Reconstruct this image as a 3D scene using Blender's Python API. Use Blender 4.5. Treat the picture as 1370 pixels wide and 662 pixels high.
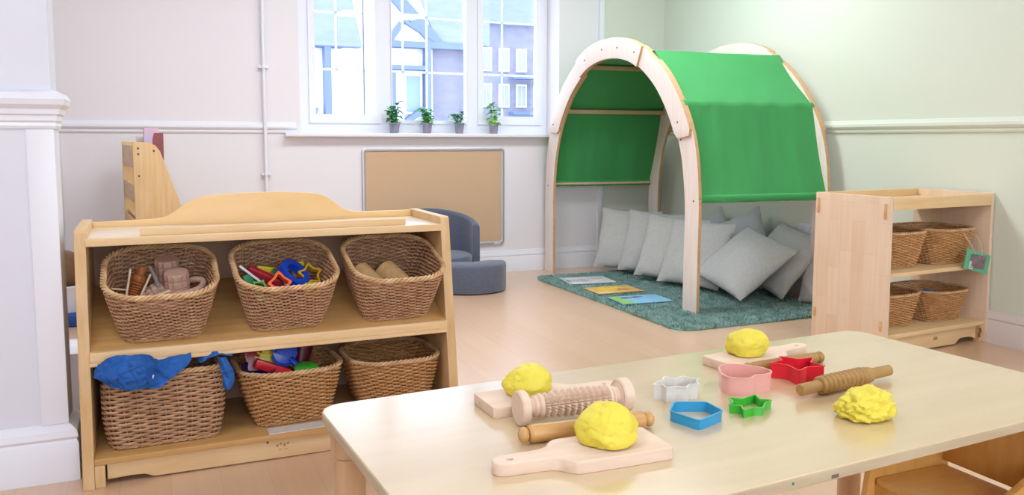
import bpy, bmesh, math, random
from mathutils import Vector, Matrix, noise as mnoise
PI = math.pi
for o in list(bpy.data.objects): bpy.data.objects.remove(o)
scene = bpy.context.scene
COL = scene.collection

# ------------------------------------------------------------------ camera
F_PX, CY, PITCH, ROLL, YAW, EYE = 1096.5, 293.1, 0.0969, 0.0017, 0.4066, 1.1
cam_d = bpy.data.cameras.new('camera'); cam = bpy.data.objects.new('camera', cam_d); COL.objects.link(cam)
cam_d.sensor_width = 36; cam_d.lens = F_PX / 1370 * 36; cam_d.shift_y = -(331 - CY) / 1370
cam_d.clip_start = .05; cam_d.clip_end = 200
cp, sp = math.cos(PITCH), math.sin(PITCH)
right = Vector((1, 0, 0)); down = Vector((0, -sp, -cp)); fwd = Vector((0, cp, -sp))
cr, sr = math.cos(ROLL), math.sin(ROLL)
right, down = right * cr - down * sr, right * sr + down * cr
Wm = Matrix.Rotation(-YAW, 3, 'Z')
right, down, fwd = Wm @ right, Wm @ down, Wm @ fwd
m3 = Matrix((right, -down, -fwd)).transposed()
cam.matrix_world = Matrix.Translation((0, 0, EYE)) @ m3.to_4x4()
scene.camera = cam

# ------------------------------------------------------------------ light
scene.view_settings.view_transform = 'Standard'; scene.view_settings.look = 'None'
scene.view_settings.gamma = 1; scene.view_settings.use_curve_mapping = False
scene.view_settings.exposure = -0.01
world = bpy.data.worlds.new('sky'); scene.world = world; world.use_nodes = True
wb = world.node_tree.nodes['Background']; wb.inputs[0].default_value = (.80, .87, 1.0, 1); wb.inputs[1].default_value = 5.2

def area(name, loc, sx, sy, power, col, rot=(0, 0, 0)):
    l = bpy.data.lights.new(name, 'AREA'); l.shape = 'RECTANGLE'; l.size = sx; l.size_y = sy
    l.energy = power; l.color = col
    o = bpy.data.objects.new(name, l); COL.objects.link(o); o.location = loc; o.rotation_euler = rot
    return o
for x, y, e in ((-.9, 1.2, 24), (1.2, .2, 2), (3.1, .9, 26), (-.9, 4.3, 20), (1.2, 4.3, 40), (2.9, 4.5, 36)):
    area('ceiling_fill_light', (x, y, 2.93), 1.2, .6, e, (.90, .955, 1.0))  # unseen area lamps added under the ceiling to brighten the room
# unseen fill light added at the wall opening behind the camera
area('rear_fill_light', (.6, -1.9, 1.7), 2.6, 1.6, 31, (.86, .93, 1.0), (PI / 2, 0, 0))

# ------------------------------------------------------------------ materials
def hx(h, k=1.0):
    h = h.lstrip('#'); v = [int(h[i:i + 2], 16) / 255 for i in (0, 2, 4)]
    return tuple((c / 12.92 if c <= .04045 else ((c + .055) / 1.055) ** 2.4) * k for c in v) + (1,)
MATS = {}
def mat(name, col, rough=.6, spec=.5, metal=0, trans=0, bump=None, var=None, alpha=1, coat=0, sheen=0, sss=0):
    """col rgba; var=(colour2, scale, stretch, detail); bump=(scale, strength, stretch)"""
    if name in MATS: return MATS[name]
    m = bpy.data.materials.new(name); m.use_nodes = True; nt = m.node_tree; N = nt.nodes; L = nt.links
    b = N['Principled BSDF']; b.inputs['Base Color'].default_value = col; b.inputs['Roughness'].default_value = rough
    b.inputs['Specular IOR Level'].default_value = spec; b.inputs['Metallic'].default_value = metal
    b.inputs['Transmission Weight'].default_value = trans; b.inputs['Coat Weight'].default_value = coat
    b.inputs['Coat Roughness'].default_value = .17
    b.inputs['Sheen Weight'].default_value = sheen
    b.inputs['Alpha'].default_value = alpha
    if sss: b.inputs['Subsurface Weight'].default_value = sss; b.inputs['Subsurface Radius'].default_value = (.02, .015, .01)
    tc = N.new('ShaderNodeTexCoord')
    if var:
        c2, sc, st, det = var
        mp = N.new('ShaderNodeMapping'); mp.inputs['Scale'].default_value = st; L.new(tc.outputs['Object'], mp.inputs[0])
        nz = N.new('ShaderNodeTexNoise'); nz.inputs['Scale'].default_value = sc; nz.inputs['Detail'].default_value = det
        L.new(mp.outputs[0], nz.inputs['Vector'])
        rp = N.new('ShaderNodeValToRGB'); rp.color_ramp.elements[0].position = .3; rp.color_ramp.elements[1].position = .7
        rp.color_ramp.elements[0].color = col; rp.color_ramp.elements[1].color = c2
        L.new(nz.outputs[0], rp.inputs[0]); L.new(rp.outputs[0], b.inputs['Base Color'])
    if bump:
        sc, s, st = bump
        mp = N.new('ShaderNodeMapping'); mp.inputs['Scale'].default_value = st; L.new(tc.outputs['Object'], mp.inputs[0])
        nz = N.new('ShaderNodeTexNoise'); nz.inputs['Scale'].default_value = sc; nz.inputs['Detail'].default_value = 4
        L.new(mp.outputs[0], nz.inputs['Vector'])
        bp = N.new('ShaderNodeBump'); bp.inputs['Strength'].default_value = s; bp.inputs['Distance'].default_value = .002
        L.new(nz.outputs[0], bp.inputs['Height']); L.new(bp.outputs[0], b.inputs['Normal'])
    MATS[name] = m; return m

def wood(name, c1, c2, st=(1, 14, 14), sc=3, rough=.42, spec=.4, coat=0):
    return mat(name, hx(c1), rough, spec, var=(hx(c2), sc, st, 5), coat=coat)

W_X = wood('birch_along_x', '#EBCB9D', '#DFBB88')
W_Z = wood('birch_along_z', '#E0BE8F', '#D0A973', (14, 14, 1))
W_Y = wood('birch_along_y', '#E2C193', '#D3AD78', (14, 1, 14))
W_HUMP = wood('birch_ply_honey', '#EFCB92', '#E9C083', (2, 8, 5), 2)
W_PALE = wood('pale_beech', '#EBD3BD', '#E2C5AC', (2, 18, 18), 4, .6, .3)
W_PALEZ = wood('pale_beech_upright', '#E6CBAE', '#D9B994', (18, 18, 1.5), 4, .5, .3)
W_TABLE = wood('table_maple_laminate', '#D8BF98', '#D0B68C', (1.2, 7, 7), 3, .3, .5, coat=.85)
W_PIN = wood('varnished_rolling_pin', '#D5A86B', '#C08F50', (2, 16, 16), 5, .4, .5)
W_PIN2 = wood('tan_rolling_pin', '#B58E52', '#9C743B', (2, 16, 16), 5, .45, .5)
W_ARCH = wood('arch_ply_face', '#F0E4DC', '#E9DACE', (14, 14, 1.5), 3, .45, .4)
W_ARCHE = wood('arch_ply_edge', '#D2AD82', '#C59C6E', (14, 14, 14), 3, .5, .3)
W_CHAIR = wood('chair_beech', '#D9A65C', '#CB9247', (10, 10, 2), 3, .4, .4)
WHITE = mat('white_gloss_paint', hx('#E9E9F0'), .35, .5)
WALLW = mat('off_white_wall_paint', hx('#E8E4E8'), .75, .3, bump=(60, .08, (1, 1, 1)))
WALLG = mat('pale_green_wall_paint', hx('#DDE3D4'), .75, .3, bump=(60, .08, (1, 1, 1)))
UPVC = mat('white_plastic_frame', hx('#EEF0F8'), .3, .5)
SKIRT_R = mat('warm_white_skirting', hx('#E3DAD6'), .4, .5)
WICK = mat('brown_wicker', hx('#CFA480'), .55, .3, var=(hx('#A87C5A'), 25, (1, 1, 3), 3))
WICKRIM = mat('pale_wicker_rim', hx('#DDB88C'), .5, .3, var=(hx('#BA8F62'), 20, (1, 1, 1), 3))
WICK2 = mat('golden_wicker', hx('#DCA972'), .5, .3, var=(hx('#B98450'), 25, (1, 1, 3), 3))
GREEN = mat('green_canopy_fabric', hx('#47A05C'), .85, .2, bump=(8, .6, (3, 3, .6)), sheen=.1)
LINEN = mat('grey_linen', hx('#CCCCC9'), .95, .1, bump=(500, .5, (1, 1, 1)), var=(hx('#C2C2BF'), 60, (1, 1, 1), 4), sheen=.3)
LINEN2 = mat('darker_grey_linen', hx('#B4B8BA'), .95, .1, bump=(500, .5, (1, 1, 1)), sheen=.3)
LINEN3 = mat('pale_linen', hx('#DAD8D6'), .95, .1, bump=(500, .5, (1, 1, 1)), sheen=.3)
BLUEGREY = mat('blue_grey_upholstery', hx('#626879'), .9, .2, bump=(300, .5, (1, 1, 1)), var=(hx('#555B6C'), 90, (1, 1, 1), 5), sheen=.35)
CORK = mat('beige_pinboard_felt', hx('#CDAE8E'), .95, .1, bump=(400, .4, (1, 1, 1)))
ALU = mat('brushed_aluminium', hx('#C2C2C8'), .35, .5, metal=.6)
DOUGH = mat('yellow_play_dough', hx('#E6D54E'), .55, .35, sss=.15, bump=(60, .35, (1, 1, 1)))
BLUECLOTH = mat('blue_cotton', hx('#24549F'), .85, .15, bump=(250, .3, (1, 1, 1)), var=(hx('#3A70BC'), 9, (1, 1, 1), 3))
def plastic(n, h, rough=.3, **k): return mat(n, hx(h), rough, .5, **k)
P_BLUE = plastic('blue_plastic', '#2E9ACB'); P_RED = plastic('red_plastic', '#DE2233'); P_GREEN = plastic('green_plastic', '#3FB535')
P_PINK = plastic('pink_plastic', '#F6B8AE', trans=.15, sss=.2); P_WHITE = plastic('milky_white_plastic', '#F3F0EA', trans=.25, sss=.2)
P_DB = plastic('deep_blue_plastic', '#1546C2'); P_NAVY = plastic('navy_plastic', '#16235F'); P_YEL = plastic('yellow_plastic', '#E0CE1E')
P_MUST = plastic('mustard_plastic', '#C99A1D'); P_ORA = plastic('orange_plastic', '#F4661C'); P_DG = plastic('dark_green_plastic', '#0B7A48')
P_CRIM = plastic('crimson_plastic', '#A02030'); P_PUR = plastic('purple_plastic', '#5A3A72'); P_GREY = plastic('grey_plastic', '#8A8A90')
P_LG = plastic('light_green_plastic', '#48B53C'); P_MAR = plastic('maroon_plastic', '#5E1528')
POT = mat('mauve_grey_pot', hx('#8E8799'), .6, .3)
LEAF = mat('mid_green_leaf', hx('#4FA455'), .45, .4, var=(hx('#82CB6E'), 30, (1, 1, 1), 2))
LEAF2 = mat('dark_green_leaf', hx('#37804B'), .45, .4, var=(hx('#5FB067'), 30, (1, 1, 1), 2))
LEAF3 = mat('lime_green_leaf', hx('#6DB04A'), .45, .4, var=(hx('#96CF6C'), 30, (1, 1, 1), 2))
SOIL = mat('potting_soil', hx('#3A2C24'), .95, .1)
DARK = mat('dark_screw', hx('#4A4038'), .4, .5)

def glass_mat():
    m = bpy.data.materials.new('window_glass'); m.use_nodes = True; nt = m.node_tree; nt.nodes.clear()
    o = nt.nodes.new('ShaderNodeOutputMaterial'); t = nt.nodes.new('ShaderNodeBsdfTransparent'); g = nt.nodes.new('ShaderNodeBsdfGlossy')
    t.inputs[0].default_value = (.97, .98, 1, 1)
    g.inputs['Roughness'].default_value = .02; mx = nt.nodes.new('ShaderNodeMixShader'); mx.inputs[0].default_value = .06
    nt.links.new(t.outputs[0], mx.inputs[1]); nt.links.new(g.outputs[0], mx.inputs[2]); nt.links.new(mx.outputs[0], o.inputs[0])
    return m
GLASS = glass_mat()

def brick_mat(name, cols, bw, bh, rough, swap, mortar=.002, mcol='#9A7A5C', spec=.4, coat=0, grain=(1, 12, 12), off=.37):
    """planks / staves in object space; swap gives (along, across) axes"""
    m = bpy.data.materials.new(name); m.use_nodes = True; nt = m.node_tree; N = nt.nodes; L = nt.links; b = N['Principled BSDF']
    tc = N.new('ShaderNodeTexCoord'); sx = N.new('ShaderNodeSeparateXYZ'); cx = N.new('ShaderNodeCombineXYZ')
    L.new(tc.outputs['Object'], sx.inputs[0]); L.new(sx.outputs[swap[0]], cx.inputs[0]); L.new(sx.outputs[swap[1]], cx.inputs[1])
    br = N.new('ShaderNodeTexBrick'); br.inputs['Scale'].default_value = 1; br.inputs['Brick Width'].default_value = bw; br.inputs['Row Height'].default_value = bh
    br.inputs['Mortar Size'].default_value = mortar; br.inputs['Mortar'].default_value = hx(mcol); br.offset = off
    br.inputs['Color1'].default_value = hx(cols[0]); br.inputs['Color2'].default_value = hx(cols[1]); br.inputs['Mortar Smooth'].default_value = .3
    L.new(cx.outputs[0], br.inputs['Vector'])
    mp = N.new('ShaderNodeMapping'); mp.inputs['Scale'].default_value = grain; L.new(cx.outputs[0], mp.inputs[0])
    nz = N.new('ShaderNodeTexNoise'); nz.inputs['Scale'].default_value = 3; nz.inputs['Detail'].default_value = 6; L.new(mp.outputs[0], nz.inputs['Vector'])
    mr = N.new('ShaderNodeMapRange'); mr.inputs['To Min'].default_value = .88; mr.inputs['To Max'].default_value = 1.08; L.new(nz.outputs[0], mr.inputs[0])
    mx = N.new('ShaderNodeMix'); mx.data_type = 'RGBA'; mx.blend_type = 'MULTIPLY'; mx.inputs[0].default_value = 1
    L.new(br.outputs[0], mx.inputs[6]); L.new(mr.outputs[0], mx.inputs[7]); L.new(mx.outputs[2], b.inputs['Base Color'])
    b.inputs['Roughness'].default_value = rough; b.inputs['Specular IOR Level'].default_value = spec; b.inputs['Coat Weight'].default_value = coat; b.inputs['Coat Roughness'].default_value = .32
    return m
FLOOR = brick_mat('wood_plank_vinyl', ('#DDB898', '#D7B08D'), 1.2, .15, .34, ('Y', 'X'), .0007, '#B8977A', .5, coat=1.0)
STAVE = brick_mat('laminated_maple_staves', ('#E9CFB4', '#E3C3A3'), .26, .075, .4, ('Z', 'Y'), .0006, '#D3AE88')

# ------------------------------------------------------------------ mesh helpers
class MB:
    def __init__(s): s.b = bmesh.new()
    def box(s, x0, x1, y0, y1, z0, z1, M=None):
        r = bmesh.ops.create_cube(s.b, size=1)['verts']
        T = Matrix.Translation(((x0 + x1) / 2, (y0 + y1) / 2, (z0 + z1) / 2)) @ Matrix.Diagonal((x1 - x0, y1 - y0, z1 - z0, 1))
        if M: T = M @ T
        bmesh.ops.transform(s.b, matrix=T, verts=r); return s
    def prism(s, pts, ax, a, b, M=None):
        def P(p, h): return {'z': (p[0], p[1], h), 'y': (p[0], h, p[1]), 'x': (h, p[0], p[1])}[ax]
        v0 = [s.b.verts.new(P(p, a)) for p in pts]; v1 = [s.b.verts.new(P(p, b)) for p in pts]; n = len(pts)
        fs = [s.b.faces.new(v0[::-1]), s.b.faces.new(v1)]
        for i in range(n): fs.append(s.b.faces.new((v0[i], v0[(i + 1) % n], v1[(i + 1) % n], v1[i])))
        if M: bmesh.ops.transform(s.b, matrix=M, verts=v0 + v1)
        bmesh.ops.recalc_face_normals(s.b, faces=fs); return s
    def grid(s, rows, closed_u=False, cap=False):
        vs = [[s.b.verts.new(p) for p in r] for r in rows]; n = len(vs[0]); fs = []
        for i in range(len(vs) - 1):
            for j in range(n if closed_u else n - 1):
                fs.append(s.b.faces.new((vs[i][j], vs[i][(j + 1) % n], vs[i + 1][(j + 1) % n], vs[i + 1][j])))
        if cap: fs += [s.b.faces.new(vs[0][::-1]), s.b.faces.new(vs[-1])]
        bmesh.ops.recalc_face_normals(s.b, faces=fs); return s
    def lathe(s, prof, seg=32, M=None):
        """prof [(r, z)] about z"""
        rows = []
        for r, z in prof:
            rows.append([Vector((max(r, 1e-4) * math.cos(2 * PI * k / seg), max(r, 1e-4) * math.sin(2 * PI * k / seg), z)) for k in range(seg)])
        if M: rows = [[M @ p for p in r] for r in rows]
        return s.grid(rows, True, True)
    def tube(s, path, r, seg=6, closed=False, cap=True):
        path = [Vector(p) for p in path]; n = len(path); rows = []; prev = None
        for i, p in enumerate(path):
            t = (path[(i + 1) % n] - path[i - 1]) if closed else (path[min(i + 1, n - 1)] - path[max(i - 1, 0)])
            t.normalize(); ref = prev if prev is not None else (Vector((0, 0, 1)) if abs(t.z) < .9 else Vector((1, 0, 0)))
            a = (ref - t * ref.dot(t)).normalized(); prev = a; bb = t.cross(a); rr = r[i] if isinstance(r, (list, tuple)) else r
            rows.append([p + (a * math.cos(2 * PI * k / seg) + bb * math.sin(2 * PI * k / seg)) * rr for k in range(seg)])
        if closed: rows.append(rows[0]); return s.grid(rows, True, False)
        return s.grid(rows, True, cap)
    def obj(s, name, m, parent=None, bevel=0, smooth=True, seg=2, angle=32, sub=None):
        bm = s.b
        if bevel:
            bm.normal_update()
            es = [e for e in bm.edges if len(e.link_faces) == 2 and e.calc_face_angle(0) > .5]
            if es: bmesh.ops.bevel(bm, geom=es, offset=bevel, segments=seg, affect='EDGES', clamp_overlap=True, profile=.6)
        me = bpy.data.meshes.new(name); bm.to_mesh(me); bm.free()
        me.materials.append(m)
        if smooth:
            me.polygons.foreach_set('use_smooth', [True] * len(me.polygons)); me.set_sharp_from_angle(angle=math.radians(angle))
        o = bpy.data.objects.new(name, me); COL.objects.link(o)
        if parent: o.parent = parent
        return o

def tag(o, label=None, cat=None, group=None, kind=None):
    if label: o['label'] = label
    if cat: o['category'] = cat
    if group: o['group'] = group
    if kind: o['kind'] = kind
    return o
def thing(name, label, cat, loc=(0, 0, 0), rot=(0, 0, 0), group=None):
    o = bpy.data.objects.new(name, None); COL.objects.link(o); o.location = loc; o.rotation_euler = rot; o.empty_display_size = .05
    return tag(o, label, cat, group)
def copy_tree(o, parent=None):
    c = o.copy(); COL.objects.link(c)
    if parent: c.parent = parent
    for ch in o.children: copy_tree(ch, c)
    return c
def struct(o): o['kind'] = 'structure'; return o

def catmull(pts, n, closed=False):
    """smooth 2-D/3-D polyline through pts, n samples a span"""
    P = [Vector(p) for p in pts]; out = []; N = len(P)
    for i in range(N if closed else N - 1):
        if closed: a, b, c, d = P[i - 1], P[i], P[(i + 1) % N], P[(i + 2) % N]
        else: a, b, c, d = P[max(i - 1, 0)], P[i], P[i + 1], P[min(i + 2, N - 1)]
        for k in range(n):
            t = k / n
            out.append(.5 * ((2 * b) + (c - a) * t + (2 * a - 5 * b + 4 * c - d) * t * t + (3 * b - a - 3 * c + d) * t ** 3))
    if not closed: out.append(P[-1])
    return out
def rounded_rect(hx_, hy, r, n=6):
    pts = []
    for cx, cy, a0 in ((hx_ - r, hy - r, 0), (-hx_ + r, hy - r, 90), (-hx_ + r, -hy + r, 180), (hx_ - r, -hy + r, 270)):
        for k in range(n + 1):
            a = math.radians(a0 + 90 * k / n); pts.append((cx + r * math.cos(a), cy + r * math.sin(a)))
    return pts
def flat_shape(name, loops, z0, thick, bev, m, parent=None):
    """2-D loops (holes allowed) extruded with rounded edges"""
    cu = bpy.data.curves.new(name, 'CURVE'); cu.dimensions = '2D'; cu.fill_mode = 'BOTH'
    for lp in loops:
        sp_ = cu.splines.new('POLY'); sp_.points.add(len(lp) - 1)
        for i, p in enumerate(lp): sp_.points[i].co = (p[0], p[1], 0, 1)
        sp_.use_cyclic_u = True
    cu.extrude = thick / 2 - bev; cu.bevel_depth = bev; cu.bevel_resolution = 2; cu.offset = -bev
    to = bpy.data.objects.new('tmp', cu); COL.objects.link(to)
    dg = bpy.context.evaluated_depsgraph_get(); me = bpy.data.meshes.new_from_object(to.evaluated_get(dg))
    bpy.data.objects.remove(to); bpy.data.curves.remove(cu)
    me.transform(Matrix.Translation((0, 0, z0 + thick / 2))); me.materials.clear(); me.materials.append(m)
    me.polygons.foreach_set('use_smooth', [True] * len(me.polygons)); me.set_sharp_from_angle(angle=math.radians(35))
    me.name = name; o = bpy.data.objects.new(name, me); COL.objects.link(o)
    if parent: o.parent = parent
    return o
def circle(cx, cy, r, n=20): return [(cx + r * math.cos(2 * PI * k / n), cy + r * math.sin(2 * PI * k / n)) for k in range(n)]

# ================================================================== ROOM
YB, XR, YP = 6.25, 4.156, 2.94      # back wall, right wall, partition face
struct(MB().box(-3.2, XR + .2, -2.2, YB + .05, -.1, 0).obj('floor', FLOOR, smooth=False))
struct(MB().box(-3.2, XR + .2, -2.2, YB + .4, 2.95, 3.05).obj('ceiling', WHITE, smooth=False))
WX0, WX1, WZ0, WZ1 = .977, 3.12, 1.119, 2.55
b = MB(); b.box(-3.2, WX0, YB, YB + .32, 0, 2.95); b.box(WX1, 3.49, YB, YB + .32, 0, 2.95)
b.box(WX0, WX1, YB, YB + .32, 0, WZ0); b.box(WX0, WX1, YB, YB + .32, WZ1, 2.95)
struct(b.obj('wall_back', WALLW, smooth=False))
struct(MB().box(3.49, XR, YB, YB + .32, 0, 2.95).obj('wall_back_alcove', mat('alcove_paint', hx('#DADCD0'), .75, .3), smooth=False))
struct(MB().box(XR, XR + .2, -2.2, YB + .32, 0, 2.95).obj('wall_right', WALLG, smooth=False))
struct(MB().box(-3.4, -3.2, -2.2, YB + .32, 0, 2.95).obj('wall_left', WALLW, smooth=False))
b = MB(); b.box(-3.2, -.7, -2.2, -2.0, 0, 2.95); b.box(1.9, XR, -2.2, -2.0, 0, 2.95); b.box(-.7, 1.9, -2.2, -2.0, 0, .9); b.box(-.7, 1.9, -2.2, -2.0, 2.5, 2.95)
struct(b.obj('wall_front', WALLW, smooth=False))
# boxed pipe in the corner
struct(MB().box(3.49, 3.535, YB - .03, YB, 0, 2.95).obj('trim_5', WHITE, bevel=.003))
# end of the partition at the left
struct(MB().box(-3.2, -.30, YP, YP + .16, 0, 2.95).obj('wall_partition', mat('cool_white_wall_paint', hx('#E0E1EB'), .75, .3), bevel=.004))

def moulding(prof, p0, p1, out):
    """extrude profile [(out, z)] from p0 to p1; out = horizontal direction"""
    o = Vector((*out, 0)); rows = []
    for p in (p0, p1): rows.append([Vector((*p, 0)) + o * q[0] + Vector((0, 0, q[1])) for q in prof])
    b = MB(); b.grid(rows, True, True); return b
SK = [(0, 0), (.02, 0), (.02, .125), (.017, .13), (.021, .138), (.019, .15), (.010, .165), (.008, .178), (0, .18)]
DADO = [(0, 1.143), (.010, 1.145), (.014, 1.155), (.012, 1.165), (.022, 1.172), (.028, 1.185), (.026, 1.20), (.018, 1.207), (.008, 1.222), (0, 1.225)]
struct(moulding(SK, (-3.2, YB), (3.49, YB), (0, -1)).obj('baseboard_back', WHITE))
struct(moulding(SK, (3.535, YB), (XR, YB), (0, -1)).obj('baseboard_alcove', WHITE))
struct(moulding([(a, z * .97) for a, z in SK], (XR, -2), (XR, YB), (-1, 0)).obj('baseboard_right', SKIRT_R))
struct(moulding(DADO, (-3.2, YB), (WX0 - .03, YB), (0, -1)).obj('trim_1', WHITE))
struct(moulding([(a, z) for a, z in DADO], (XR, -2), (XR, YB), (-1, 0)).obj('trim_2', WALLG))
# partition: deep dado capping with returns, skirting, corner board
def wrap(prof, name, m):
    xe = -.30; rows = []
    for corner in range(3):
        r = []
        for q in prof:
            if corner == 0: r.append(Vector((-3.2, YP - q[0], q[1])))
            elif corner == 1: r.append(Vector((xe + q[0], YP - q[0], q[1])))
            else: r.append(Vector((xe + q[0], YP + .16, q[1])))
        rows.append(r)
    struct(MB().grid(rows, True, True).obj(name, m))
wrap([(0, 1.130), (.006, 1.131), (.010, 1.140), (.006, 1.150), (.012, 1.156), (.012, 1.172), (.020, 1.176), (.022, 1.192), (.036, 1.205), (.040, 1.222), (.030, 1.240), (.010, 1.250), (0, 1.252)], 'trim_3', WHITE)
wrap([(0, 0), (.030, 0), (.030, .125), (.024, .135), (.030, .145), (.026, .165), (.010, .18), (0, .185)], 'baseboard_partition', WHITE)
struct(MB().box(-.375, -.297, YP - .006, YP + .001, .185, 1.13).obj('trim_4', WHITE, bevel=.002))
# door architrave seen beyond the partition
struct(MB().box(-.64, -.60, YB - .035, YB, 0, 1.14).obj('trim_6', WHITE, bevel=.004))
struct(MB().box(-.74, -.64, YB - .02, YB, 0, 1.14).obj('trim_7', WHITE, bevel=.004))
# sill
b = MB(); b.box(.86, 3.06, YB - .075, YB - .001, 1.118, 1.146); b.box(WX0 + .001, WX1 - .001, YB - .0005, YB + .30, 1.119, 1.1455)
struct(b.obj('window_sill', WHITE, bevel=.008))
# ---- window
YW = YB + .27
wroot = struct(thing('window_1', None, None, (0, 0, 0)))
del_keys = [k for k in ('label', 'category') if k in wroot]
fr = MB()
zb, zt = 1.146, 2.55
for x0, x1 in ((1.085, 1.655), (1.735, 2.38), (2.475, 3.06)):
    fr.box(x0 - .004, x1 + .004, YW - .028, YW + .038, zb, 1.225); fr.box(x0 - .004, x1 + .004, YW - .028, YW + .038, 2.49, zt)
for x0, x1 in ((WX0, 1.085), (1.655, 1.735), (2.38, 2.475), (3.06, WX1)): fr.box(x0, x1, YW - .03, YW + .04, zb, zt)
fr.obj('window_frame', UPVC, wroot)
sa = MB()
for x0, x1 in ((1.085, 1.655), (1.735, 2.38), (2.475, 3.06)):
    t = .035 if x0 > 1.1 and x0 < 2.4 else .05
    if x0 < 2.4 and x0 > 1.6: t = .008
    sa.box(x0 + t, x1 - t, YW - .043, YW - .002, 1.2255, 1.225 + t + .02); sa.box(x0 + t, x1 - t, YW - .043, YW - .002, 2.44, 2.4895)
    sa.box(x0 + .0005, x0 + t, YW - .045, YW, 1.2255, 2.4895); sa.box(x1 - t, x1 - .0005, YW - .045, YW, 1.2255, 2.4895)
sa.obj('casement', UPVC, wroot)
bars = MB()
for x in (1.312, 1.85, 2.052, 2.722): bars.box(x - .009, x + .009, YW + .0185, YW + .026, 1.25, 2.47)
for z in (1.645, 2.085):
    for x0, x1 in ((1.1, 1.655), (1.735, 2.38), (2.49, 3.05)): bars.box(x0, x1, YW + .0175, YW + .027, z - .009, z + .009)
bars.obj('glazing_bars', mat('veil_tinted_bar', hx('#E6EEFF'), .9, trans=.7), wroot)  # bluish tint and translucency stand in for the bright window veil
MB().box(1.52, 1.53, YW - .005, YW + .015, 1.26, 2.45).obj('casement_edge', mat('grey_seal', hx('#8C98B8'), .5), wroot)
for x0, x1 in ((1.085, 1.655), (1.735, 2.38), (2.475, 3.06)):
    MB().box(x0, x1, YW + .012, YW + .016, 1.23, 2.485).obj('pane', GLASS, wroot, smooth=False)
# white pipe with clips beside the window
t = thing('wall_pipe', 'thin white vertical pipe clipped to the wall left of the window', 'pipe', (.722, YB - .03, 0))
MB().lathe([(.013, 0), (.013, 2.95)], 12).obj('pipe', WHITE, t)
for z in (.845, 1.618): 
    MB().box(-.034, .034, -.004, .03, z - .009, z + .009).lathe([(.018, z - .01), (.018, z + .01)], 12).obj('pipe_clip', WHITE, t, bevel=.002)
# double socket on the right wall
t = thing('wall_socket', 'white double plug socket low on the pale green wall behind the cushions', 'socket', (XR, 4.42, .48))
MB().box(-.012, 0, -.075, .075, -.043, .043).obj('face_plate', WHITE, t, bevel=.004)
for y in (-.04, .04):
    s = MB()
    for dy, dz, w, h in ((0, .012, .004, .009), (-.011, -.008, .009, .004), (.011, -.008, .009, .004)): s.box(-.0128, -.0118, y + dy - w / 2, y + dy + w / 2, dz - h / 2, dz + h / 2)
    s.obj('socket_holes', DARK, t)

# ================================================================== OUTSIDE
HW = mat('white_render', hx('#E9ECF2'), .8); BEAM = mat('hazed_timber', hx('#62749A'), .8); ROOF = mat('slate_blue_roof', hx('#78859F'), .8, var=(hx('#828FA8'), 3, (1, 1, 4), 4))  # pale blue haze of the view is put into the timber colour
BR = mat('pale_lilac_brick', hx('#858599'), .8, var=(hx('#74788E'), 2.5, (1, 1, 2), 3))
t = thing('timber_framed_house', 'white rendered house with dark timber framing and gable across the street', 'house', (4.2, 16, 0))
MB().box(-1.9, 1.9, 0, 4, -2.5, 2.95).obj('wall', HW, t, smooth=False)
MB().prism([(-.62, 2.9), (1.75, 2.9), (.55, 4.6)], 'y', -.15, 3).obj('gable', HW, t, smooth=False)
BK = [0]
def beam(x0, z0, x1, z1, w, m=BEAM):
    BK[0] += 1; yb = -.24 - BK[0] * .006
    d = Vector((x1 - x0, 0, z1 - z0)); L = d.length; a = math.atan2(d.z, d.x)
    return MB().box(0, L, yb, -.02, -w / 2, w / 2, M=Matrix.Translation((x0, 0, z0)) @ Matrix.Rotation(-a, 4, 'Y')).obj('timber', m, t, smooth=False)
for q in ((-.1, 4.1, .98, 2.98, .24), (.25, 3.35, -.2, 2.75, .12), (.3, 3.4, 1.1, 2.95, .07), (-.1, 2.95, 1.8, 2.95, .12), (.78, 2.95, .78, 1.3, .1), (-.1, 2.5, .75, 2.5, .08),
          (-1.2, 2.85, -1.2, 0, .12), (-1.55, 2.9, -.9, 2.9, .14), (1.75, 2.95, 1.75, 0, .12), (.1, 1.3, .7, 1.7, .1), (.05, 2.4, .05, 1.2, .1), (-1.6, 1.3, -1.45, 1.7, .12)): beam(*q)
MB().prism([(-1.95, 2.85), (-.55, 2.85), (-.9, 4.6), (-1.95, 4.6)], 'y', -.3, 0).obj('roof', ROOF, t, smooth=False)
MB().prism([(.98, 3.0), (2.1, 3.0), (2.1, 4.6), (.35, 4.6)], 'y', -.2, 2).obj('roof', ROOF, t, smooth=False)
MB().box(.95, 1.85, -.02, .02, 1.0, 2.9).obj('brick_panel', BR, t, smooth=False)
w = MB().box(.33, .70, -.06, .02, 1.6, 2.4).obj('window', WHITE, t, smooth=False)
MB().box(.38, .65, -.08, -.05, 1.65, 2.35).obj('pane', mat('pale_aqua_glass', hx('#7D98A2'), .2), w, smooth=False)
t = thing('brick_apartment_block', 'tall brick apartment block with many white windows, beyond the right pane', 'building', (10.6, 25, 0))
MB().box(-1.5, 4, 0, 5, -3, 4.9).obj('wall', BR, t, smooth=False)
MB().prism([(-.9, 5.6), (-1.6, 4.85), (4, 4.85), (4, 8.5), (.1, 8.5), (-.3, 6.1)], 'y', -.3, 1.5).obj('roof', ROOF, t, smooth=False)
for ix in range(4):
    for iz in range(3):
        x = -.95 + ix * .62; z = 1.0 + iz * 1.15
        w = MB().box(x, x + .36, -.08, 0, z, z + .75).obj('window', WHITE, t, smooth=False)
        MB().box(x + .04, x + .165, -.1, -.06, z + .05, z + .7).box(x + .195, x + .32, -.1, -.06, z + .05, z + .7).obj('pane', mat('pale_sky_glass', hx('#8C95AC'), .2), w, smooth=False)
b = MB()
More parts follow.
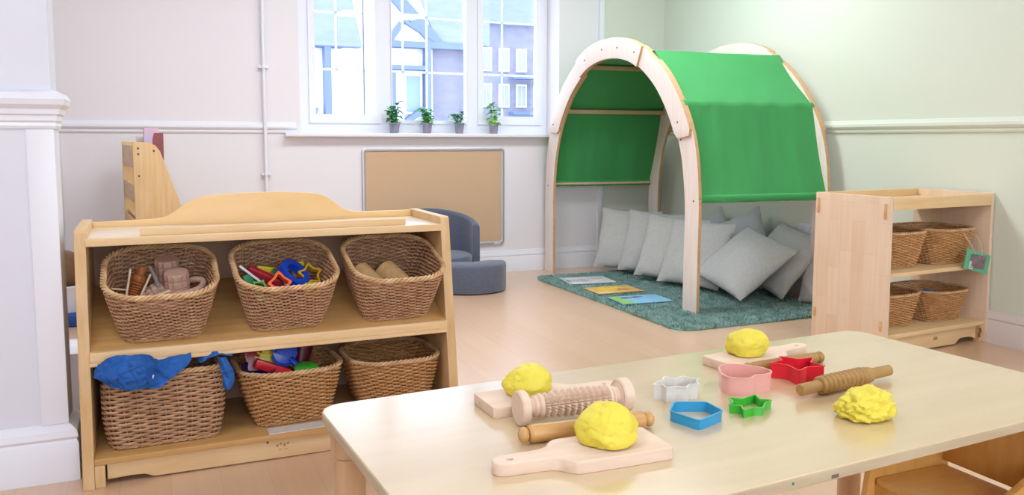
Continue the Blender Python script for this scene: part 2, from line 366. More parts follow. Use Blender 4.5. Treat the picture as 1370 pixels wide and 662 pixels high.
for z in (.75, 1.9, 3.05): b.box(.0, 2.6, -.5, -.1, z, z + .08)
b.obj('balcony_slab', BEAM, t, smooth=False)
tag(MB().box(-20, 60, 9, 80, -3.2, -3).obj('street', mat('grey_asphalt', hx('#9AA0B0'), .9), smooth=False), kind='structure')

# ================================================================== LEFT TOY SHELF
A1 = .0146
ls = thing('toy_shelf', 'large birch toy shelf on the left with humped back and six wicker baskets', 'shelf unit', (-.2407, 2.7992, 0), (0, 0, A1))
W, D, K = 1.248, .5285, .147
def side_poly(rr=.02):
    zt_ = .81
    return [(0, 0), (D, 0), (D, zt_ - .01), (D - .01, zt_), (K * zt_ + .012, zt_), (K * zt_ + .002, zt_ - .008)]
for u0, u1 in ((-.014, .020), (W - .036, W)):
    MB().prism(side_poly(), 'x', u0, u1).obj('side_panel', W_Z, ls, bevel=.004)
MB().box(.020, W - .036, K * .78 - .004, D - .02, .758, .781).obj('top_board', mat('pale_top', hx('#E9DCCB'), .28, .5, var=(hx('#E2CDB0'), 3, (2, 12, 12), 4), coat=.3), ls, bevel=.002)  # top board paler than the other birch parts
MB().box(.018, W - .034, K * .78 - .006, K * .78 + .02, .757, .782).obj('top_edge', W_X, ls, bevel=.003)
MB().box(.178, 1.085, K * .78 + .03, K * .78 + .055, .781, .806).obj('display_strip', W_X, ls, bevel=.003)
hump = catmull([(.02, .80), (.12, .803), (.243, .807), (.292, .827), (.34, .862), (.40, .884), (.50, .892), (.62, .895), (.74, .892), (.827, .883), (.872, .864), (.927, .823), (.98, .808), (1.1, .806), (W - .036, .806)], 5)
MB().prism([(.02, .76)] + [(p.x, p.y) for p in hump] + [(W - .036, .76)], 'y', D - .038, D - .02).obj('back_rail', W_HUMP, ls, bevel=.003)
MB().box(.020, W - .036, D - .032, D - .02, .03, .765).obj('back_panel', mat('shaded_brown_back', hx('#B8977F'), .7, .3), ls)  # shade of the recess is mixed into this brown
TLT = math.radians(20)
MT = Matrix.Translation((0, .062, .405)) @ Matrix.Rotation(TLT, 4, 'X')
MB().box(.020, W - .036, .0, .44, -.0, .018, M=MT).obj('shelf_board', wood('shaded_birch', '#D0A369', '#C29255'), ls, bevel=.002)  # boards darker than the outer birch: shelf shade put into the colour
MB().box(.018, W - .034, .048, .075, .394, .427).obj('shelf_lip', W_X, ls, bevel=.006)
MB().box(.018, W - .034, .052, .075, .380, .395).obj('shelf_batten', W_X, ls, bevel=.003)
MB().box(.020, W - .036, .012, D - .03, .072, .093).obj('shelf_board', wood('shaded_birch', '#D0A369', '#C29255'), ls, bevel=.003)
MB().prism([(.055, .018), (.13, .02), (.165, .018), (.19, .006), (W - .2, .0), (W - .18, .02), (W - .05, .02), (W - .05, .073), (.055, .073)], 'y', .028, .046).obj('plinth', W_X, ls, bevel=.002)
for u in (.020, W - .066): MB().box(u, u + .03, .008, .05, 0, .072).obj('foot', W_Z, ls, bevel=.003)
# small maker's emblem and a knot on the plinth
e = MB()
for dx, dz, r in ((-.018, .004, .006), (-.006, .009, .005), (.006, .003, .007), (.018, .008, .005)):
    for a in range(5):
        an = a * 2 * PI / 5 + dx * 100; c0 = Vector((.600 + dx, .0272, .044 + dz)); e.tube([c0, c0 + Vector((math.cos(an) * r, 0, math.sin(an) * r))], .0008, 4)
for x in (.587, .594, .606, .613): e.tube([(x, .0272, .036), (x + .002, .0272, .031)], .0008, 4)
e.obj('branded_emblem', mat('burnt_brown', hx('#A9783F'), .7), ls)
MB().lathe([(.004, 0), (.004, .002)], 10, M=Matrix.Translation((.55, .029, .063)) @ Matrix.Rotation(PI / 2, 4, 'X')).obj('knot', mat('knot_brown', hx('#5B2E22'), .7), ls)

# ------------------------------------------------------------------ wicker baskets
def perim(hw, hd, r, n):
    """n points evenly spaced on a rounded rectangle"""
    segs = []; P = rounded_rect(hw, hd, r, 10); P.append(P[0]); L = [0]
    for i in range(len(P) - 1): L.append(L[-1] + math.dist(P[i], P[i + 1]))
    out = []; j = 0
    for k in range(n):
        s = L[-1] * k / n
        while L[j + 1] < s: j += 1
        f = (s - L[j]) / max(L[j + 1] - L[j], 1e-9); out.append(Vector((P[j][0] + (P[j + 1][0] - P[j][0]) * f, P[j][1] + (P[j + 1][1] - P[j][1]) * f)))
    return out
def wicker_basket(base, top, h, rows, stakes, m, mr, rc=.06, bulge=.008, hexag=False, tall_back=0):
    t = thing('wicker_basket', 'x', 'basket')
    NS = stakes * 4
    def ring(z, off=0):
        f = z / h; e = bulge * math.sin(PI * min(f, 1)) + off
        r = .035 + (rc - .035) * f
        return perim(base[0] / 2 + (top[0] - base[0]) / 2 * f + e, base[1] / 2 + (top[1] - base[1]) / 2 * f + e, r, NS)
    w = MB(); pitch = (h - .02) / rows; rnd = random.Random(3)
    for i in range(rows):
        z = .008 + pitch * (i + .5); R = ring(z); path = []; C = [q for q in R]
        ph = PI * (i % 2)
        for k in range(NS):
            p = R[k]; q = R[(k + 1) % NS]; o = R[k - 1]; tn = (q - o).normalized(); nn = Vector((tn.y, -tn.x))
            amp = math.cos(PI * k / 4 + ph) * .0070
            path.append(Vector((p.x + nn.x * amp, p.y + nn.y * amp, z + tall_back * (z / h) * (.5 + p.y / top[1]) + rnd.uniform(-.0004, .0004))))
        n = len(path); rr = pitch * .46; rws = []
        for k in range(n):
            tn = (path[(k + 1) % n] - path[k - 1]).normalized(); a = Vector((0, 0, 1)); bb = tn.cross(a).normalized()
            rws.append([path[k] + a * math.cos(2 * PI * c / 5 + .3) * rr + bb * math.sin(2 * PI * c / 5 + .3) * .0028 for c in range(5)])
        rws.append(rws[0]); w.grid(rws, True, False)
    for sidx in range(stakes):
        pth = []
        for z in (0.0, h * .25, h * .5, h * .75, h):
            p = ring(z)[(sidx * 4) % NS]; pth.append((p.x, p.y, z + tall_back * (z / h) * (.5 + p.y / top[1])))
        w.tube(pth, .0026, 4)
    w.obj('woven_side', m, t, angle=80)
    for nm_, zc, rad, ncoil, sr_ in (('plaited_rim', h - .002, .0065, 22, 3), ('foot_braid', .006, .004, 26, 2)):
        r = MB()
        base_r = perim(base[0] / 2 + (top[0] - base[0]) / 2 * zc / h, base[1] / 2 + (top[1] - base[1]) / 2 * zc / h, .035 + (rc - .035) * zc / h, 220)
        for s_ in range(sr_):
            pth = []
            for k in range(220):
                p = base_r[k]; tn = (base_r[(k + 1) % 220] - base_r[k - 1]).normalized(); nn = Vector((tn.y, -tn.x)); a = 2 * PI * (k / 220 * ncoil + s_ / sr_)
                pth.append((p.x + nn.x * math.cos(a) * rad, p.y + nn.y * math.cos(a) * rad, zc + math.sin(a) * rad * .8 + tall_back * (zc / h) * (.5 + p.y / top[1])))
            r.tube(pth, rad * .72, 5, closed=True)
        r.obj(nm_, mr, t, angle=80)
    MB().prism([tuple(p) for p in perim(base[0] / 2 + .001, base[1] / 2 + .001, .035, 48)], 'z', .003, .009).obj('basket_base', m, t)
    return t
def shelf_xf(u, v, z, tilt=0, rot=0, root=ls):
    M = Matrix.Translation(root.location) @ Matrix.Rotation(root.rotation_euler.z, 4, 'Z')
    return M @ Matrix.Translation((u, v, z)) @ Matrix.Rotation(tilt, 4, 'X') @ Matrix.Rotation(rot, 4, 'Z')
def put(o, M, s=(1, 1, 1)):
    l, q, _ = M.decompose(); o.location = l; o.rotation_euler = q.to_euler(); o.scale = s
# point on the tilted shelf, w metres up the slope
def slope(u, w, hgt=.0185): 
    p = MT @ Vector((u, w, hgt)); return p.x, p.y, p.z
GB = 'wicker baskets on the large toy shelf'
bk = wicker_basket((.235, .24), (.342, .355), .198, 24, 42, WICK, WICKRIM, rc=.115, bulge=.002)
UP = []
for i, (u, lab, rot) in enumerate(((.236, 'wicker basket on the upper shelf holding wooden rollers and sticks', .0), (.637, 'wicker basket on the upper shelf full of bright plastic cutters', .03),
                              (1.032, 'wicker basket on the upper shelf with two tan cylinders, paint-flecked front', .02))):
    o = bk if i == 0 else copy_tree(bk)
    put(o, shelf_xf(*slope(u, .165), TLT, rot)); tag(o, lab, 'basket', GB); UP.append(o)
big = wicker_basket((.325, .33), (.35, .36), .245, 26, 34, WICK, WICKRIM, rc=.05, bulge=.012)
put(big, shelf_xf(.230, .235, .094, 0, .02)); tag(big, 'boxy brown wicker basket on the bottom shelf with blue cloths over its rim', 'basket', GB)
o = copy_tree(bk)
for c in o.children: 
    if c.name.startswith(('woven', 'basket_base')):
        c.data = c.data.copy(); c.data.materials[0] = WICK2
LB = o
put(o, shelf_xf(.650, .225, .094, 0, .05), (1.04, 1, 1)); tag(o, 'golden wicker basket on the bottom shelf full of sand toys', 'basket', GB)
o2 = copy_tree(o); put(o2, shelf_xf(1.035, .225, .094, 0, -.0), (1.0, 1, .98)); tag(o2, 'nearly empty golden wicker basket on the bottom shelf, partly behind the table corner', 'basket', GB)

# paper sign lying under the middle basket
tag(MB().box(0, .28, .0, .06, 0, .003).obj('paper_strip', mat('clear_white_sleeve', hx('#DCD8D4'), .25)), 'white laminated strip lying at the front of the bottom shelf', 'paper strip')
ps = bpy.data.objects['paper_strip']; put(ps, shelf_xf(.555, .016, .0935, 0, .02))

# ------------------------------------------------------------------ turned wooden things (axis = local x, resting at z=0)
XM = Matrix.Rotation(PI / 2, 4, 'Y')
def smooth_prof(pts): return pts
def plain_pin(L=.275, r=.0165, m=W_PIN, knobs=True, label='', group=None, two=True):
    t = thing('rolling_pin', label, 'rolling pin', group=group); M = Matrix.Translation((0, 0, r)) @ XM
    a, c = -L / 2 + .018, L / 2 - .018
    MB().lathe([(0, a + .001), (r * .75, a + .001), (r * .95, a + .005), (r, a + .010), (r, c - .010), (r * .95, c - .005), (r * .75, c - .001), (0, c - .001)], 40, M=M).obj('barrel', m, t)
    for s in (-1, 1):
        if s == -1 and not two: continue
        kx = s * (L / 2 - .0095); pr = [(0, -.011)] + [(.0145 * math.sin(PI * k / 12), -.0105 * math.cos(PI * k / 12)) for k in range(1, 12)] + [(0, .011)]
        b = MB(); b.lathe(pr, 28, M=Matrix.Translation((kx, 0, r)) @ XM)
        b.lathe([(.007, -.004), (.007, .006)], 16, M=Matrix.Translation((s * (L / 2 - .021), 0, r)) @ XM)
        b.obj('knob', m, t)
    return t
def spiky_roller(label, m=W_PALE, L=.244, R=.034, handle=False):
    t = thing('textured_roller', label, 'rolling pin'); M = Matrix.Translation((0, 0, R)) @ XM
    def disc(x0, x1): return MB().lathe([(0, x0), (R - .003, x0), (R, x0 + .003), (R, x1 - .003), (R - .003, x1), (.016, x1), (0, x1)], 48, M=M)
    disc(-L / 2, -L / 2 + .018).obj('end_disc', m, t)
    disc(L / 2 - .024, L / 2).obj('end_disc', m, t)
    n = 10; seg = 88; rows = []; x0, x1 = -L / 2 + .018, L / 2 - .024
    xs = []
    def rad(x): # barrel envelope
        f = (x - x0) / (x1 - x0); return .0155 + .0115 * math.sin(PI * min(max(f, 0), 1)) ** .6
    prof = [(x0, .015, 0), (x0 + .006, .013, 0), (x0 + .012, .016, 0), (x0 + .016, .021, 0), (x0 + .020, .021, 0), (x0 + .022, .0175, 0), (x0 + .026, .0235, 0), (x0 + .031, .0235, 0), (x0 + .033, .0185, 0)]
    a, b_ = x0 + .035, x1 - .030
    for i in range(n):
        c = a + (b_ - a) * (i + .5) / n; w = (b_ - a) / n
        e = .0225 + .0045 * math.sin(PI * (i + .5) / n)
        prof += [(c - w * .5, e - .0075, 0), (c - w * .32, e - .006, 1), (c - w * .10, e + .001, 1), (c + w * .10, e + .001, 1), (c + w * .32, e - .006, 1)]
    prof += [(b_ + .004, .0235, 0), (b_ + .009, .0235, 0), (b_ + .011, .018, 0), (b_ + .014, .021, 0), (b_ + .018, .021, 0), (b_ + .021, .014, 0), (x1 - .003, .018, 0), (x1, .026, 0)]
    for x, r, sp_ in prof:
        row = []
        for k in range(seg):
            rr = r - (.0075 * (.5 + .5 * math.cos(2 * PI * k / 4 + 0)) if sp_ else 0)
            an = 2 * PI * k / seg; row.append(M @ Vector((rr * math.cos(an), rr * math.sin(an), x)))
        rows.append(row)
    MB().grid(rows, True, True).obj('studded_barrel', m, t, angle=12)
    return t
def ribbed_pin(label, L=.302, m=W_PIN2, r0=.0125, r1=.0205):
    t = thing('ribbed_rolling_pin', label, 'rolling pin'); M = Matrix.Translation((0, 0, r1)) @ XM
    p = [(0, -L / 2), (r0 - .002, -L / 2), (r0, -L / 2 + .002), (r0, -L * .30), (r1 - .003, -L * .30 + .001), (r1 - .001, -L * .30 + .004), (r1 - .001, -L * .27)]
    n = 9; a, c = -L * .27, L * .17
    for i in range(n):
        x = a + (c - a) * i / n; w = (c - a) / n
        p += [(r1 - .0045, x + w * .12), (r1 - .004, x + w * .28), (r1, x + w * .5), (r1 + .0004, x + w * .7), (r1 - .001, x + w * .95)]
    p += [(r1 - .0045, c + .003), (r1 - .002, c + .006), (r1 - .001, c + .012), (r1 - .003, c + .026), (r0, c + .028), (r0, L / 2 - .002), (r0 - .002, L / 2), (0, L / 2)]
    MB().lathe(p, 40, M=M).obj('ribbed_barrel', m, t, angle=25)
    return t
def axis_place(o, x, y, z, ang, ry=0): o.location = (x, y, z); o.rotation_euler = (0, ry, ang)

# ================================================================== TABLE
TZ = .55
ta = .0578
tb = thing('low_table', 'pale maple-topped low table in the foreground with play dough tools', 'table', (.283, 1.675, 0), (0, 0, ta))
TL, TW = 1.565, .705
def tblp(u, v): return (u, -v)
outl = [(TL / 2 + p[0], -TW / 2 + p[1]) for p in rounded_rect(TL / 2, TW / 2, .05, 8)]
flat_shape('tabletop', [outl], TZ - .022, .022, .002, W_TABLE, tb)
flat_shape('table_edge_band', [[(TL / 2 + p[0], -TW / 2 + p[1]) for p in rounded_rect(TL / 2 + .0008, TW / 2 + .0008, .0508, 8)]], TZ - .0205, .0185, .001, wood('table_edge_beech', '#C6B698', '#B5A284', (2, 2, 14)), tb)
LEGM = wood('table_leg_beech', '#D3B18C', '#C8A27A', (14, 14, 1.5))
for u, v in ((.052, .052), (TL - .052, .052), (.052, TW - .052), (TL - .052, TW - .052)):
    lg = MB().lathe([(0, 0), (.028, 0), (.031, .004), (.0325, .4), (.0325, .455), (0, .455)], 32, M=Matrix.Translation((u, -v, 0))).obj('leg', LEGM, tb)
    MB().lathe([(.0335, .457), (.0345, .459), (.0345, .49), (.034, .527), (0, .527)], 32, M=Matrix.Translation((u, -v, 0))).obj('collar', LEGM, lg)
    sx = -1 if u < 1 else 1; sy = 1 if v < .3 else -1
    # corner bracket carrying the top
    pts = [(0, 0), (.13, 0), (.10, -.012), (.05, -.05), (.045, -.075), (0, -.08)]
    MB().prism([(u - sx * (-.035) - sx * 0 - (.0 if sx < 0 else 0) + (a_ if sx < 0 else -a_) + (-.07 if sx < 0 else .0), TZ - .023 + b_) for a_, b_ in pts] if False else
               [(u + sx * .036 - sx * a_, TZ - .023 + b_) for a_, b_ in pts], 'y', -v - .014, -v + .014).obj('bracket', LEGM, lg, bevel=.003)
    MB().prism([(-v + sy * .036 - sy * a_, TZ - .023 + b_) for a_, b_ in pts], 'x', u - .014, u + .014).obj('bracket', LEGM, lg, bevel=.003)
# printed stamp on the near edge + green speck
MB().box(.70, .716, -TW - .0016, -TW - .0008, TZ - .018, TZ - .012).obj('edge_stamp', mat('grey_ink', hx('#6B6257'), .7), tb)
MB().box(.61, .614, -TW - .0016, -TW - .0008, TZ - .012, TZ - .008).obj('paint_speck', mat('green_ink', hx('#2E7A5A'), .7), tb)

# chopping boards
def board(label, x, y, ang):
    t = thing('chopping_board', label, 'chopping board', (x, y, TZ), (0, 0, ang), 'wooden chopping boards on the low table')
    half = [(0, .050), (.004, .0545), (.010, .0555), (.170, .0555), (.184, .053), (.196, .043), (.206, .030), (.220, .0235), (.240, .021), (.285, .020), (.302, .018), (.312, .010), (.3155, 0)]
    top = catmull(half[3:], 4); up = half[:3] + [(p.x, p.y) for p in top]
    outl = up + [(p[0], -p[1]) for p in reversed(up[:-1])]
    flat_shape('board', [outl, circle(.284, 0, .0055)[::-1]], 0, .022, .0018, W_PALE, t)
    return t
board('pale wooden paddle board nearest the camera, handle to the left', .802, 1.2025, math.radians(178.2))
board('pale wooden paddle board at the back left of the table, handle to the right', .589, 1.513, math.radians(1.5))
board('pale wooden paddle board at the back right of the table', 1.218, 1.574, math.radians(9))

def dough(label, x, y, z, rx, ry, h, seed, crag=.0, rot=0, amp=1.0):
    b = bmesh.new(); bmesh.ops.create_icosphere(b, subdivisions=5, radius=1)
    off = Vector((seed * 7.3, seed * 3.1, seed))
    for v in b.verts:
        n = v.co.normalized()
        d = 1 + .22 * mnoise.noise(n * 1.2 + off) + .07 * mnoise.noise(n * 2.6 + off)
        rid = abs(mnoise.noise(n * 1.7 + off * 2)); d -= .07 * max(0, .06 - rid) / .06
        if crag: d += crag * mnoise.noise(n * 4 + off) + crag * .5 * mnoise.noise(n * 11 + off)
        c = n * d
        zz = c.z
        if zz < -.55: zz = -.55 - (abs(zz) - .55) * .12
        v.co = Vector((c.x * rx, c.y * ry, (zz + .60) * h / 1.6))
    mz = min(v.co.z for v in b.verts)
    for v in b.verts: v.co.z -= mz
    m = MB(); m.b.free(); m.b = b
    o = m.obj('play_dough', DOUGH, angle=75); o.location = (x, y, z); o.rotation_euler = (0, 0, rot)
    return tag(o, label, 'play dough', 'lumps of yellow play dough')
dough('smooth egg-shaped yellow dough lump on the front paddle board', .706, 1.215, TZ + .022, .056, .047, .068, 1)
dough('yellow dough lump on the back left paddle board', .694, 1.528, TZ + .022, .054, .046, .058, 2.2)
dough('yellow dough lump on the back right paddle board', 1.322, 1.598, TZ + .022, .054, .046, .064, 3.7)
dough('craggy flattened yellow dough lump lying directly on the table at right', 1.277, 1.182, TZ, .062, .046, .056, 5.1, .16)

o = spiky_roller('pale studded wooden roller with disc ends, at the left of the table'); axis_place(o, .740, 1.405, TZ, math.radians(-1))
o = plain_pin(label='plain varnished rolling pin with round knobs, behind the front dough'); axis_place(o, .7185, 1.309, TZ, math.radians(-3.6))
o = ribbed_pin('tan rolling pin with ribbed middle, beside the craggy dough'); axis_place(o, 1.3855, 1.339, TZ, math.radians(7.2))
o = plain_pin(.25, .0135, W_PIN2, label='plain tan rolling pin leaning beside the back right board, behind the red cutter'); axis_place(o, 1.375, 1.522, TZ, math.radians(3.5))

# cookie cutters
def cutter(name, label, pts, h, m, wall=.0013, flange=.0032, smooth=False, group='plastic dough cutters on the table'):
    c = Vector((sum(p[0] for p in pts) / len(pts), sum(p[1] for p in pts) / len(pts)))
    P = [Vector(p) - c for p in pts]
    if smooth: P = catmull(P, 5, True)
    else:
        Q = []
        for i, p in enumerate(P):
            a, d = P[i - 1], P[(i + 1) % len(P)]; f = .10
            Q += [p + (a - p) * f, p + (a - p) * f * .25 + (d - p) * f * .25, p + (d - p) * f]
        P = Q
    if sum(P[i - 1].x * P[i].y - P[i].x * P[i - 1].y for i in range(len(P))) < 0: P = P[::-1]
    def off(d):
        out = []
        for i, p in enumerate(P):
            t1 = (p - P[i - 1]).normalized(); t2 = (P[(i + 1) % len(P)] - p).normalized(); n1 = Vector((t1.y, -t1.x)); n2 = Vector((t2.y, -t2.x))
            n = (n1 + n2); n = n / max(n.length ** 2 / 2, .5); out.append(p + n * d)
        return out
    t = thing(name, label, 'cutter', (c.x, c.y, TZ), group=group)
    def R(d, z): return [Vector((p.x, p.y, z)) for p in off(d)]
    o = MB().grid([R(0, 0), R(0, h - .002), R(wall, h - .002), R(wall, 0), R(0, 0)], True).obj('cutter_wall', m, t, angle=50)
    MB().grid([R(-.0002, h - .0022), R(-.0002, h), R(flange, h), R(flange, h - .0022), R(-.0002, h - .0022)], True).obj('cutter_rim', m, t, angle=50)
    return t
def rescale(pts, z_old, z_new): k = (EYE - TZ - z_new) / (EYE - TZ - z_old); return [(x * k, y * k) for x, y in pts]
cutter('house_cutter', 'blue five-sided plastic cutter nearest the white one', rescale([(.955, 1.371), (1.014, 1.347), (1.011, 1.290), (.936, 1.262), (.916, 1.330)], .015, .021), .021, P_BLUE)
cutter('crown_cutter', 'small low green plastic cutter between the blue and pink ones', [(1.071, 1.343), (1.090, 1.325), (1.132, 1.338), (1.120, 1.311), (1.139, 1.297), (1.117, 1.290), (1.092, 1.268), (1.078, 1.277), (1.049, 1.270), (1.062, 1.292), (1.042, 1.307), (1.062, 1.318)], .018, P_GREEN)
cutter('heart_cutter', 'tall pink plastic heart cutter', rescale([(1.140, 1.463), (1.160, 1.492), (1.190, 1.504), (1.221, 1.485), (1.240, 1.456), (1.246, 1.430), (1.234, 1.410), (1.212, 1.406), (1.192, 1.410), (1.168, 1.398), (1.149, 1.400), (1.130, 1.418), (1.130, 1.443)], .035, .040), .040, P_PINK, smooth=True)
cutter('star_cutter', 'tall red plastic five-pointed star cutter', rescale([(1.357, 1.519), (1.379, 1.482), (1.421, 1.479), (1.386, 1.450), (1.395, 1.415), (1.348, 1.423), (1.314, 1.408), (1.324, 1.455), (1.298, 1.483), (1.337, 1.487)], .032, .036), .036, P_RED)
cutter('flower_cutter', 'milky white plastic cutter at the left of the cutters', [(.968, 1.452), (.985, 1.458), (1.000, 1.476), (1.015, 1.458), (1.040, 1.464), (1.045, 1.447), (1.060, 1.438), (1.042, 1.423), (1.038, 1.408), (1.018, 1.412), (.998, 1.396), (.985, 1.412), (.962, 1.412), (.966, 1.430), (.950, 1.440)], .034, P_WHITE)

# ================================================================== READING TENT
DL = math.radians(2.6)
tent = thing('reading_den', 'wooden arched reading den with green fabric canopy in the corner', 'play den', (3.05, 4.2, 0), (0, 0, DL))
UC = .975
OUT = [(1.0, 0), (1.0, .40), (1.0, .72), (.965, 1.02), (.88, 1.25), (.71, 1.49), (.53, 1.645), (.345, 1.755), (.16, 1.805), (0, 1.815)]
INN = [(.86, 0), (.862, .40), (.862, .70), (.815, 1.0), (.725, 1.215), (.59, 1.405), (.45, 1.53), (.30, 1.62), (.15, 1.662), (0, 1.675)]
def half(arr): return catmull([Vector(p) for p in arr] + [Vector((-.001 - arr[-2][0], arr[-2][1]))], 8)[:8 * (len(arr) - 1) + 1]
oh, ih = half(OUT), half(INN)
OUTC = [Vector((p.x, p.y)) for p in oh] + [Vector((-p.x, p.y)) for p in reversed(oh[:-1])]
INNC = [Vector((p.x, p.y)) for p in ih] + [Vector((-p.x, p.y)) for p in reversed(ih[:-1])]
NT = len(OUTC)
def arc_piece(s0, s1, x0, x1, name, m, rnd0=False, rnd1=False, z_min=0, grow=0, parent=None):
    """piece of the arch between indices s0..s1 (0 = one foot, NT-1 = other)"""
    top, bot = [], []
    n = s1 - s0
    for i in range(s0, s1 + 1):
        o_, i_ = OUTC[i], INNC[i]; c = (o_ + i_) / 2; k = 1 + grow
        if (rnd0 and i == s0) or (rnd1 and i == s1): k *= .72
        a, b_ = c + (o_ - c) * k, c + (i_ - c) * k
        if i in (0, NT - 1): a.y = max(a.y, z_min); b_.y = max(b_.y, z_min)
        top.append(a); bot.append(b_)
    if rnd1:
        tdir = (OUTC[s1] - OUTC[s1 - 1]).normalized(); top[-1] = top[-1] + tdir * .012; bot[-1] = bot[-1] + (INNC[s1] - INNC[s1 - 1]).normalized() * .012
    rows = []
    for a, b_ in zip(top, bot): rows.append([Vector((x0, UC + a.x, a.y)), Vector((x1, UC + a.x, a.y)), Vector((x1, UC + b_.x, b_.y)), Vector((x0, UC + b_.x, b_.y))])
    o = MB().grid(rows, True, True).obj(name, m, parent or tent, bevel=.0025, angle=40)
    o.data.materials.append(W_ARCHE)
    for p in o.data.polygons: p.material_index = 0 if abs(p.normal.x) > .6 else 1
    return o
def find(sgn, z):
    best = min(range(NT), key=lambda i: abs(OUTC[i].y - z) + (0 if OUTC[i].x * sgn > 0 else 9)); return best
# OUTC starts at +x (far/left foot: larger u); near/right foot is the last index
LZ = find(1, 1.16); RZ = find(-1, 1.14); LT = find(1, 1.70); RT = find(-1, 1.735)
for D0, sg in ((0, -1), (.98, 1)):
    def lay(a, b_): return (D0 + sg * a, D0 + sg * b_) if sg > 0 else (D0 - b_, D0 - a)
    x0, x1 = lay(-.022, 0)
    arc_piece(0, LT, x0, x1, 'leg', W_ARCH)
    arc_piece(RT, NT - 1, x0, x1, 'leg', W_ARCH, z_min=.012)
    x0, x1 = lay(.0, .020)
    arc_piece(LZ, LT, x0, x1, 'arch_segment', W_ARCH, rnd0=True)
    arc_piece(RT, RZ, x0, x1, 'arch_segment', W_ARCH, rnd1=True)
    x0, x1 = lay(-.0, .036)
    arc_piece(LT - 1, RT + 1, x0, x1, 'crown_plate', W_ARCH, rnd0=False, rnd1=False, grow=.02)
bolts = MB()
for dx, z in ((-.95, .72), (-.80, 1.21), (-.84, 1.10), (.95, .72), (.83, 1.22), (-.12, 1.74), (.08, 1.745), (.32, 1.69), (-.33, 1.69)):
    dpt = .037 if z > 1.6 else (.021 if z > 1 else .0235 - .022)
    xx = -dpt if z > 1 else -.0005
    bolts.lathe([(0, -.0015), (.006, -.0015), (.006, .001)], 12, M=Matrix.Translation((xx if z > 1 else .0, UC + dx, z)) @ Matrix.Rotation(PI / 2, 4, 'Y'))
bolts.obj('bolt', DARK, tent)
# rails
X0, X1 = .022, .958
RM = W_PALEZ
def rail(u, z, w=.022, h=.034, x0=X0, x1=X1): return MB().box(x0, x1, u - w / 2, u + w / 2, z - h / 2, z + h / 2).obj('rail', wood('rail_beech', '#D9BD98', '#CBAA80', (1.5, 14, 14)), tent, bevel=.004)
for s in (-1, 1):
    rail(UC + s * .50, 1.655); rail(UC + s * .80, 1.325)
    MB().lathe([(.010, X0), (.010, X1)], 12, M=Matrix.Translation((0, UC + s * .965, .732)) @ Matrix.Rotation(PI / 2, 4, 'Y')).obj('hem_rod', RM, tent)
# canopy: one cloth over the rails
prof = [(-.985, .712), (-.955, .712), (-.955, .75)]
line = [(-1.0, .715), (-.835, 1.335), (-.505, 1.685), (.505, 1.685), (.835, 1.335), (1.0, .715)]
pts = []
for i in range(5):
    n = 26 if i != 2 else 18
    for k in range(n):
        f = k / n; a, c = line[i], line[i + 1]; pts.append((a[0] + (c[0] - a[0]) * f, a[1] + (c[1] - a[1]) * f, i, f))
pts.append((*line[-1], 4, 1))
rows = []
NX = 46
for (du, z, i, f) in pts:
    row = []
    for k in range(NX + 1):
        x = .004 + .972 * k / NX; s_ = 1 if du > 0 else -1
        w_ = math.sin(PI * f)
        if i in (0, 4):
            d = f if i == 0 else 1 - f   # 0 at hem
            fold = .010 * math.sin(x * 15 + 1.5 * math.sin(x * 7)) * (1 - d) ** .7 + .006 * mnoise.noise(Vector((x * 9, z * 2.2, 3 + i))) + .005 * mnoise.noise(Vector((x * 25, z * 4, 1)))
            row.append(Vector((x, UC + du + fold + (-.012 * s_ * w_), z + .004 * math.sin(x * 22) * (1 - d) ** 3)))
        elif i in (1, 3):
            fold = .004 * mnoise.noise(Vector((x * 10, f * 3, 5 + i))) - .010 * w_
            row.append(Vector((x, UC + du + s_ * fold, z + fold)))
        else: row.append(Vector((x, UC + du, z - .012 * w_ + .003 * mnoise.noise(Vector((x * 5, du * 5, 9))))))
    rows.append(row)
cb = MB().grid(rows)
cano = cb.obj('canopy', GREEN, tent, angle=50)
md = cano.modifiers.new('thick', 'SOLIDIFY'); md.thickness = .0025; md.offset = 0
for s in (-1, 1):   # hem sleeves
    rows = []
    for k in range(NX + 1):
        x = .004 + .972 * k / NX; ring = []
        for c in range(10):
            a = 2 * PI * c / 10; ring.append(Vector((x, UC + s * (.985) + .017 * math.cos(a) + .010 * math.sin(x * 15 + 1.5 * math.sin(x * 7)) * .8, .735 + .026 * math.sin(a) + .003 * mnoise.noise(Vector((x * 30, a, 0))))))
        rows.append(ring)
    MB().grid(rows, True, True).obj('hem_sleeve', GREEN, tent, angle=60)

# the den stands slightly racked: its rear arch is shifted towards the low shelf
for c_ in list(tent.children): c_.data.transform(Matrix(((1, 0, 0, 0), (-.127, 1, 0, 0), (0, 0, 1, 0), (0, 0, 0, 1))))

